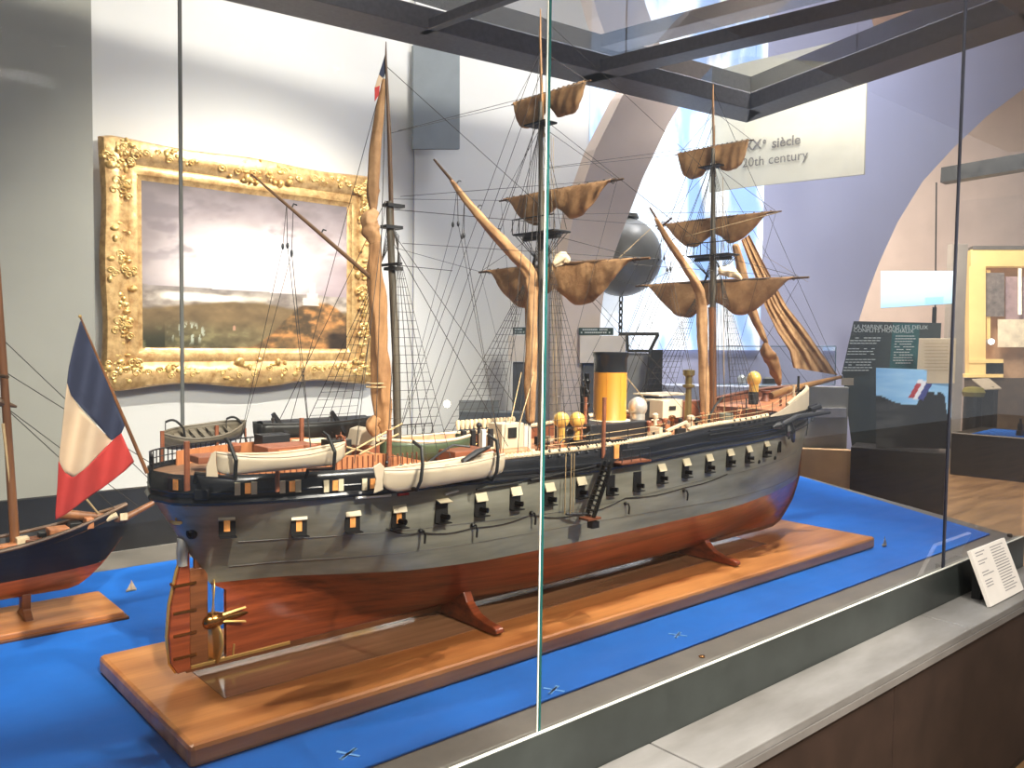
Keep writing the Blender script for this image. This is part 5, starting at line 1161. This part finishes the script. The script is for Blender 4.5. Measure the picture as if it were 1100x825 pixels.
# dark bench behind the mizzen
bn = thing('dark_display_bench', 'dark grey low display bench behind the mizzen shrouds', 'display bench', (*plan(520, 5.1), 0))
to_floor('bench_body', mat('slate_bench', (92, 96, 98), .4, 0, .15), bn, 493, 442, 571, 4.75, 4.7, th=.15); board('upper_screen', mat('grey_bench_screen', (128, 130, 128), .3, 0, .1), bn, 493, 430, 536, 446, 4.78, th=.02)
# white plinth with a glass cover and small exhibits
wp = thing('glass_topped_plinth', 'low white plinth with a clear glass cover seen behind the bow', 'plinth', (*plan(810, 5.95), 0))
to_floor('plinth_body', mat('lilac_white_plinth', (196, 196, 208), .6, 0, .04), wp, 716, 414, 893, 5.6, th=.3)
W = Wall(plan(700, 5.6), plan(900, 5.6))
h = MB(); g = [W.at(762, 413, -.02), W.at(897, 413, -.02), W.at(898, 372, -.02), W.at(762, 372, -.02)]; h.prism(g, -W.n * .24); h.build('glass_cover', glass_mat('cover_glass', (.93, .95, .96), .7), wp)
h = MB(); 
for a, b in zip(g, g[1:] + g[:1]): h.tube([a, b], .0035, 5)
h.build('cover_edge', mat('blue_grey_glass_edge', (110, 134, 150), .2), wp)
def on_plinth(px, dep): return W.at(px, 413, -dep)
def exhibit(name, lab, cat, px, dep): p = on_plinth(px, dep); return thing(name, lab, cat, tuple(p)), p
t, p = exhibit('silver_ball', 'small silver ball under the glass cover left of the buff cowl', 'ball', 797, .15); h = MB(); h.ball(p + V((0, 0, .034)), .034, 18); h.build('ball_body', m_silver, t, smooth=True); h = MB(); h.lathe(p, [(.022, 0), (.016, .008)], 14); h.build('ball_foot', m_white, t)
t, p = exhibit('dark_instrument', 'small dark instrument case under the glass cover right of the buff cowl', 'instrument', 827, .2); h = MB(); h.box(p + V((0, 0, .02)), (.09, .06, .04), rz=YAW - PI / 2); h.build('case_body', m_iron, t, bevel=.003); h = MB(); h.box(p + V((0, 0, .046)), (.07, .05, .01), rz=YAW - PI / 2); h.build('case_lid', m_silver, t)
# grey block and tan step at the bow end
gb_ = thing('grey_plinth', 'plain grey plinth standing behind the bowsprit', 'plinth', (*plan(880, 5.6), 0))
o, W = to_floor('plinth_body', mat('grey_plinth_paint', (146, 143, 134), .6, 0, .08), gb_, 815, 414, 912, 5.5, 5.42, th=.05)
h = MB(); h.prism([W.at(872, 448, .0), W.at(908, 448, .0), W.at(908, 438, .0), W.at(878, 438, .0)], W.n * .03); h.build('sloping_label', mat('pale_grey_card', (172, 168, 166), .5), gb_)
cr_ = thing('white_caption_card', 'small white caption card on the grey plinth beside the bowsprit tip', 'card', tuple(W.at(911, 414, -.02))); h = MB(); h.prism([W.at(904, 414, -.01), W.at(917, 414, -.01), W.at(917, 406, -.01), W.at(904, 406, -.01)], -W.n * .006); h.build('card', m_white, cr_)
st_ = thing('tan_step', 'tan wooden step at the foot of the grey plinth', 'step', (*plan(880, 5.5), 0))
to_floor('step_body', mat('tan_oak', (206, 164, 118), .5, 0, .15, (3, 3, 3)), st_, 820, 480, 915, 5.42, 5.3, th=.06)
# dark photograph stand: black plinth, ship photograph, text panel, beige sheet
bp = thing('black_plinth', 'black plinth carrying the ship photograph right of the bow', 'plinth', (*plan(965, 5.2), 0))
to_floor('plinth_body', mat('soft_black_plinth', (38, 34, 31), .45, 0, .2), bp, 914, 480, 1016, 5.25, 5.0, th=.3)
ph = thing('ship_photograph', 'blue sky photograph of a dark ship stern with a tricolour flag on the black plinth', 'photograph', tuple(Wall(plan(941, 5.2), plan(1023, 5.0)).at(980, 481)))
Wp = Wall(plan(941, 5.2), plan(1023, 5.0)); a, b, c_, d_ = Wp.at(941, 481), Wp.at(1021, 482), Wp.at(1023, 398), Wp.at(941, 395)
def pcol(x, y):
    y = (y - .37) / .63; n = fbm(x * 3, y * 8, 41); c = mixc((122, 176, 220), (176, 214, 240), n); hor = .34 + .05 * n
    ship_top = .30 + .30 * sstep(.55, .62, x) * sstep(.95, .9, x) * (.6 + .4 * hsh(int(x * 22), 3)) - .25 * sstep(.85, 1, x) + .16 * sstep(.35, .0, x)
    if y < ship_top: c = mixc((24, 24, 24), (84, 82, 76), n * sstep(.7, .2, x))
    fx_ = (x - .64) - (y - .7) * .35
    if .38 < y < .86 and abs(fx_) < .105 and (y - .38) > (.1 - fx_) * .2:
        c = (176, 60, 66) if fx_ < -.035 - .0 and y < .72 else ((228, 226, 230) if fx_ < .02 else (62, 66, 128))
        if y > .8 - .3 * (fx_ + .1): c = mixc((122, 176, 220), (176, 214, 240), n)
    return c
picture('print', vcol_mat('photo_print', .5, .35, .3), lambda x, y: a.lerp(b, x).lerp(d_.lerp(c_, x), y), 80, 60, pcol, ph)
h = MB(); h.prism([q - Wp.n * .004 for q in (a, b, c_, d_)], -Wp.n * .02); h.build('backing', m_blackm, ph)
tp = thing('information_panel', 'dark green grey text panel with white heading about the navy in two world conflicts', 'information panel', (*plan(955, 5.5), 1.3))
Wt = Wall(plan(905, 5.55), plan(1011, 5.25)); q = [Wt.at(904, 402), Wt.at(1008, 402), Wt.at(1011, 347), Wt.at(917, 345)]
h = MB(); h.prism(q, -Wt.n * .03); h.prism([Wt.at(938, 402, .001), Wt.at(1008, 402, .001), Wt.at(1008, 479, .001), Wt.at(915, 479, .001), Wt.at(905, 402, .001)], -Wt.n * .03)
pn = h.build('panel', mat('dark_slate_panel', (62, 70, 68), .5, 0, .12, (3, 3, 3)), tp)
h = MB(); h.prism([Wt.at(955, 402, .002), Wt.at(986, 402, .002), Wt.at(988, 348, .002), Wt.at(959, 347, .002)], Wt.n * .002); h.build('teal_field', mat('teal_field', (44, 96, 96), .5, 0, .15), pn)
o0 = Wt.at(917, 352.5, .006); xd = Wt.at(990, 353.6, .006) - o0; yd = V((0, 0, 1)); px_m = xd.length / 73
text_mesh('heading', 'LA MARINE DANS LES DEUX\nCONFLITS MONDIAUX', 6.3 * px_m, o0, xd, yd, m_pale, pn, bold=.004 * 0, spacing=.72)
h = MB()
for col, (xa, xe, ya, n_) in enumerate(((915, 950, 363, 13), (961, 986, 361, 11))):
    for k in range(n_):
        y = ya + 2.9 * k
        if col == 0 and k in (3, 7): continue
        sl_ = -.23 * (y - 350) if col == 0 else -.1 * (y - 350); e = xe - 6 * hsh(k, col, 3); p_, r2 = Wt.at(xa + sl_ + 2, y, .006), Wt.at(e + sl_, y, .006)
        for s_ in range(7):
            if hsh(k, s_, col) > .1: h.bar(p_.lerp(r2, s_ / 7), p_.lerp(r2, (s_ + .85) / 7), .0055, .001, Wt.n)
h.build('text_lines', m_pale, pn)
bs = thing('beige_notice', 'beige printed notice overlapping the lower right of the dark text panel', 'notice', tuple(Wall(plan(985, 5.1), plan(1030, 4.95)).at(1007, 410)))
o, Wn, pts = board('sheet', mat('beige_sheet', (226, 204, 168), .6, 0, .05), bs, 987, 363.5, 1027, 412, 5.1, 4.95, th=.01, skew=(-3, -2, 0, 0))
h = MB()
for k in range(9): h.bar(Wn.at(993, 369 + 3.6 * k, .004), Wn.at(1020 - 4 * hsh(k, 9), 369 + 3.6 * k, .004), .0035, .001, Wn.n)
h.build('print_lines', mat('faded_print', (196, 172, 136), .7), o)
# bright display screen in the arch opening
sc_ = thing('display_screen', 'bright pale blue wide screen in the arched opening above the text panel', 'screen', (*plan(986, 5.9), 1.8)); Ws = Wall(plan(945, 5.95), plan(1027, 5.75)); a2, b2_, c2_, d2 = Ws.at(946, 331), Ws.at(1026, 326), Ws.at(1027, 291), Ws.at(946, 291)
def scol(x, y):
    c = mixc((196, 234, 250), (236, 248, 252), y); c = mixc(c, (206, 206, 214), sstep(.035, .0, abs(y - (.14 + .75 * x ** 2.2))) * .5)
    if y < .22 and .6 < x < .85: c = mixc(c, (150, 206, 240), .7)
    return mixc(c, (160, 210, 240), sstep(.2, 0, y) * .5)
picture('picture', vcol_mat('screen_picture', .6, .6, .1), lambda x, y: a2.lerp(b2_, x).lerp(d2.lerp(c2_, x), y), 50, 30, scol, sc_); h = MB(); h.prism([q_ - Ws.n * .004 for q_ in (a2, b2_, c2_, d2)], -Ws.n * .04); h.tube([Ws.at(1004, 330, -.03), Ws.at(1004, 330, -.03) * 1 - V((0, 0, Ws.at(1004, 330, -.03).z - .02))], .015, 8); h.build('screen_casing', m_iron, sc_)
# hanging banner
bnr = thing('hanging_banner', 'cream hanging sign reading XXe siecle, 20th century behind the fore mast', 'sign', (*plan(865, 5.7), 2.6))
Wb = Wall(plan(800, 6.0), plan(930, 5.45)); q = [Wb.at(800, 201), Wb.at(928, 187), Wb.at(931, 70), Wb.at(800, 60)]
h = MB(); h.prism(q, -Wb.n * .02); 
sd_ = at_d(762, 190, 6.25); h.prism([q[0], V((sd_.x, sd_.y, q[0].z)), V((sd_.x, sd_.y, q[3].z)), q[3]], Wb.n * -.02)
bb = h.build('banner_body', mat('cream_banner', (224, 218, 196), .7, 0, .04), bnr); h = MB(); 
for px in (812, 920): p_ = Wb.at(px, 66, -.01); h.tube([p_, V((p_.x, p_.y, HT))], .004, 5)
h.build('hanger_wires', m_iron, bnr)
m_bt = mat('grey_banner_lettering', (128, 122, 114), .7, 0, .03)
ex = Wb.at(860, 150) - Wb.at(800, 158); ex.z = 0; pm = ex.length / 60
o1 = Wb.at(799, 162, .004); text_mesh('lettering', 'XX', 13.6 * pm, o1, Wb.t if Wb.t.dot(_R0) > 0 else -Wb.t, (0, 0, 1), m_bt, bb, bold=.0022)
tx = Wb.t if Wb.t.dot(_R0) > 0 else -Wb.t
text_mesh('lettering', 'e', 8.4 * pm, Wb.at(819, 154.5, .004), tx, (0, 0, 1), m_bt, bb, bold=.0015)
text_mesh('lettering', 'si\u00e8cle', 13.6 * pm, Wb.at(829, 158.8, .004), tx, (0, 0, 1), m_bt, bb, bold=.0022)
text_mesh('lettering', '20th century', 13.6 * pm, Wb.at(797, 180, .004), tx, (0, 0, 1), m_bt, bb)
# ventilation panel high on the back wall
o, W, pts = board('wall_vent_panel', mat('blue_grey_panel', (138, 145, 148), .6, 0, .05), None, 444, 48, 494, 160, 5.05, 5.2, th=.03); tag(o, 'tall blue grey panel high on the wall right of the mizzen mast', 'wall panel')
# added glowing balls that stand for lamp glints on the glass
for (px, py, d, r_, lab) in ((480, 434, 4.6, .018, 'glowing white ball for a lamp glint beside the dark display bench'), (1065, 367, 12.2, .04, 'glowing white ball for a lamp glint in the warm lit cabinet')):
    p_ = at_d(px, py, d); t = thing('glint_ball', lab, 'glint', tuple(p_)); h = MB(); h.ball(p_, r_, 14); h.build('glint_core', mat('glint_glow', (255, 248, 236), .5, emit=14), t, smooth=True); h = MB(); h.lathe(p_ + _F0 * r_ * .4, [(r_ * 1.15, 0), (r_ * 1.1, .05), (r_ * .6, .09)], 16, tuple(_F0)); h.build('glint_backing', m_white, t, smooth=True)
# second display case on the right with a warm lit cabinet behind it
rc = thing('glass_showcase', 'dark framed glass showcase with blue floor standing to the right beyond the ship', 'display case', (*plan(1075, 10.2), 0))
Wc = Wall(plan(1005, 10.6), plan(1180, 9.4))
def onc(px, py, off=0): return Wc.at(px, py, off)
h = MB(); h.prism([onc(1010, 196), onc(1180, 168), onc(1180, 150), onc(1011, 180)], -Wc.n * .2); h.build('top_beam', m_iron, rc)
h = MB(); a, b = onc(1022, 465), onc(1180, 487); h.prism([V((a.x, a.y, 0)), V((b.x, b.y, 0)), V((b.x, b.y, a.z)), V((a.x, a.y, a.z))], -Wc.n * 1.2); h.build('base', mat('showcase_black_base', (24, 23, 22), .4), rc, bevel=.004)
zc = a.z; h = MB(); a3, b3 = onc(1044, 470, -.08), onc(1180, 480, -.08); h.prism([V((a3.x, a3.y, zc)), V((b3.x, b3.y, zc)), V((b3.x, b3.y, zc)) - Wc.n * .9, V((a3.x, a3.y, zc)) - Wc.n * .9], (0, 0, .008)); h.build('blue_floor', m_blue, rc)
h = MB(); h.tube([V((a.x, a.y, zc)), V((b.x, b.y, zc))], .01, 6); h.build('front_edge', m_grey, rc)
h = MB(); h.tube([onc(1006, 196), V((onc(1006, 400).x, onc(1006, 400).y, zc))], .009, 6); h.build('corner_post', m_iron, rc)
pane_ = MB(); pane_.poly([V((a.x, a.y, zc)), V((b.x, b.y, zc)), V((b.x, b.y, 3.4)), V((a.x, a.y, 3.4))]); pane_.build('glass_pane', glass_mat('showcase_glass', (.96, .97, .98), .8), rc)
tt = thing('dark_exhibit', 'dark stepped model on the blue floor of the showcase at the right edge', 'exhibit', tuple(onc(1096, 462, -.3))); p_ = V((onc(1096, 462, -.3).x, onc(1096, 462, -.3).y, zc + .008)); h = MB(); h.box(p_ + V((0, 0, .03)), (.1, .06, .06)); h.box(p_ + V((0, 0, .1)), (.05, .05, .09)); h.lathe(p_ + V((0, 0, .14)), [(.02, 0), (.012, .06), (.02, .07)], 12); h.build('exhibit_body', m_iron, tt, bevel=.003)
m_warm = mat('glowing_yellow_panel', (246, 206, 130), .6, 0, .1, (2, 2, 2), emit=.55); m_warmd = mat('dim_glowing_panel', (190, 150, 110), .6, 0, .2, (3, 3, 3), emit=.2)  # panels glow themselves, the cabinet's lamplight put into their colour
wc = thing('lit_wall_cabinet', 'warm yellow lit wall cabinet seen through the right-hand glass', 'cabinet', (*plan(1075, 12.6), 0))
Wk = Wall(plan(1030, 12.9), plan(1200, 12.3))
def ck(nm, x0_, y0_, x1_, y1_, M, off=0.0, th=.02, par=None, bevel=.002):
    h = MB(); h.prism([Wk.at(x0_, y1_, off), Wk.at(x1_, y1_, off), Wk.at(x1_, y0_, off), Wk.at(x0_, y0_, off)], -Wk.n * th); return h.build(nm, M, par or wc, bevel=bevel)
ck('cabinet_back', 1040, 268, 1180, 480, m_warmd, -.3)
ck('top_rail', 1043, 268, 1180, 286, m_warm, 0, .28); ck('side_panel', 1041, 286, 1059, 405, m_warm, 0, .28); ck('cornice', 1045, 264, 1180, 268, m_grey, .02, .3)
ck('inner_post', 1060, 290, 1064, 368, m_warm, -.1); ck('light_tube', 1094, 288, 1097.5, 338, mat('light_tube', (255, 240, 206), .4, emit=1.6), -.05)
ck('cream_backboard', 1072, 343, 1180, 373, mat('glowing_cream_board', (244, 222, 186), .6, emit=.4), -.1); ck('mauve_backboard', 1080, 297, 1180, 343, mat('mauve_board', (176, 148, 146), .6, emit=.1), -.14)  # these boards glow too, in place of lamplight falling on them
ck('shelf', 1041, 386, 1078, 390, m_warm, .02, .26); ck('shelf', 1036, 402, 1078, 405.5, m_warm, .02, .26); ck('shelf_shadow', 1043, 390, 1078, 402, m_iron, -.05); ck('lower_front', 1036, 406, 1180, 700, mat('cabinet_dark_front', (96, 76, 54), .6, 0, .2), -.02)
fp = thing('framed_print', 'grey framed print leaning in the warm lit cabinet', 'picture', tuple(Wk.at(1068, 340, -.08))); h = MB(); h.prism([Wk.at(1059, 340, -.07), Wk.at(1079, 340, -.07), Wk.at(1079, 293, -.07), Wk.at(1059, 293, -.07)], -Wk.n * .012); h.build('print_sheet', mat('grey_print_sheet', (140, 128, 118), .6, 0, .3, (12, 12, 12)), fp)
ls_ = thing('lectern_label', 'sloping pale label lectern before the warm lit cabinet', 'label', tuple(at_d(1060, 440, 12.0))); h = MB(); q = [at_d(1044, 407, 12.1), at_d(1062, 406, 12.1), at_d(1076, 417, 11.85), at_d(1058, 418, 11.85)]; h.prism(q, (0, 0, -.015)); h.build('label_top', m_white, ls_); h = MB(); p_ = at_d(1062, 430, 12.0); h.box((p_.x, p_.y, at_d(1062, 415, 12.0).z / 2), (.18, .18, at_d(1062, 415, 12.0).z)); h.build('lectern_post', m_iron, ls_)
ft = thing('upholstered_stool', 'dark stool with a yellow green seat by the warm lit cabinet', 'stool', (*plan(1046, 11.6), 0)); p_ = at_d(1046, 415, 11.6); h = MB(); h.lathe((p_.x, p_.y, p_.z - .14), [(.13, 0), (.15, .06), (.12, .12), (.02, .14)], 18); h.build('seat', mat('yellow_green_cloth', (150, 138, 58), .8), ft, smooth=True); h = MB(); h.lathe((p_.x, p_.y, 0), [(.13, 0), (.12, p_.z - .14)], 18); h.build('stool_body', m_iron, ft)
# pale pillar left of the cabinet
pl_ = thing('pale_post', 'pale grey post between the text panel and the warm lit cabinet', 'post', (*plan(1031, 11.0), 0)); o, W = to_floor('post_body', mat('warm_grey_post', (176, 166, 152), .6, 0, .05), pl_, 1023, 262, 1040, 11.0, th=.12)

# ------------------------------------------------------------------ light
def area(name, loc, target, size, power, col=(1, .95, .88), spread=None):
    l = bpy.data.lights.new(name, 'AREA'); l.energy = power; l.size = size; l.color = col
    if spread: l.spread = math.radians(spread)
    o = bpy.data.objects.new(name, l); COL.objects.link(o); o.location = loc; o.rotation_euler = (V(target) - V(loc)).to_track_quat('-Z', 'Y').to_euler(); return o
def spot(name, loc, target, ang, power, col=(1, .94, .85), rad=.02, blend=.5):
    l = bpy.data.lights.new(name, 'SPOT'); l.energy = power; l.spot_size = math.radians(ang); l.spot_blend = blend; l.shadow_soft_size = rad; l.color = col
    o = bpy.data.objects.new(name, l); COL.objects.link(o); o.location = loc; o.rotation_euler = (V(target) - V(loc)).to_track_quat('-Z', 'Y').to_euler(); return o
spot('spot_bow', (2.9, 1.45, 3.0), (2.5, 1.75, 1.1), 75, 150, rad=.03)
spot('spot_mid', (1.9, 1.42, 3.0), (1.7, 1.8, 1.1), 75, 120, rad=.03)
spot('spot_stern', (.35, .75, 2.7), (.9, 1.8, 1.1), 60, 110, rad=.03)
spot('spot_left', (.3, 2.3, 3.0), (.4, 2.5, .9), 90, 75, col=(1, .95, .9), rad=.05)
spot('spot_painting_high', (2.2, 3.0, 5.6), (1.75, 4.3, 1.7), 37, 200, col=(1, .95, .87), rad=.025, blend=.9)
spot('spot_painting', (2.25, 2.55, 3.02), (1.8, 4.3, 1.45), 80, 260, col=(1, .94, .85), rad=.012, blend=.8)
area('wash_wall', (4.2, 3.5, 5.8), (4.2, 5.4, 2.2), 1.2, 65, (.95, .96, 1))
area('wash_blue', (5.3, 2.9, 6.0), (6.6, 6.2, 2.6), 1.2, 230, (.80, .85, 1))
area('room_fill', (-.6, -1.2, 4.2), (2, 2.2, 1), 2.2, 100, (1, .95, .9))
spot('front_spot_board', (1.7, -1.3, 3.5), (1.75, 1.5, .85), 40, 700, rad=.05, col=(1, .92, .8))
area('painting_wash', (1.6, 2.7, 3.0), (1.75, 4.3, 1.9), .3, 2, (1, .95, .87))
area('front_key', (1.4, -1.1, 4.0), (1.8, 1.7, 1.1), .9, 230, (1, .95, .86))
spot('front_spot_stern', (.2, -.9, 3.4), (.95, 1.7, 1.2), 27, 900, rad=.05, col=(1, .93, .82))
spot('front_spot_middle', (1.3, -.9, 3.5), (1.75, 1.7, 1.22), 27, 800, rad=.05, col=(1, .93, .82))
spot('front_spot_bow', (2.9, -.8, 3.5), (2.6, 1.7, 1.25), 29, 850, rad=.05, col=(1, .94, .85))
area('far_room', (10, 4.5, 5.4), (11, 5.5, 0), 2, 700, (1, .92, .84))
area('bow_room', (5.0, 2.5, 4.8), (5.25, 2.9, .4), .7, 45, (1, .96, .92), spread=80)
w = bpy.data.worlds.new('world'); scene.world = w; w.use_nodes = True
w.node_tree.nodes['Background'].inputs['Color'].default_value = (.8, .84, .9, 1); w.node_tree.nodes['Background'].inputs['Strength'].default_value = .32
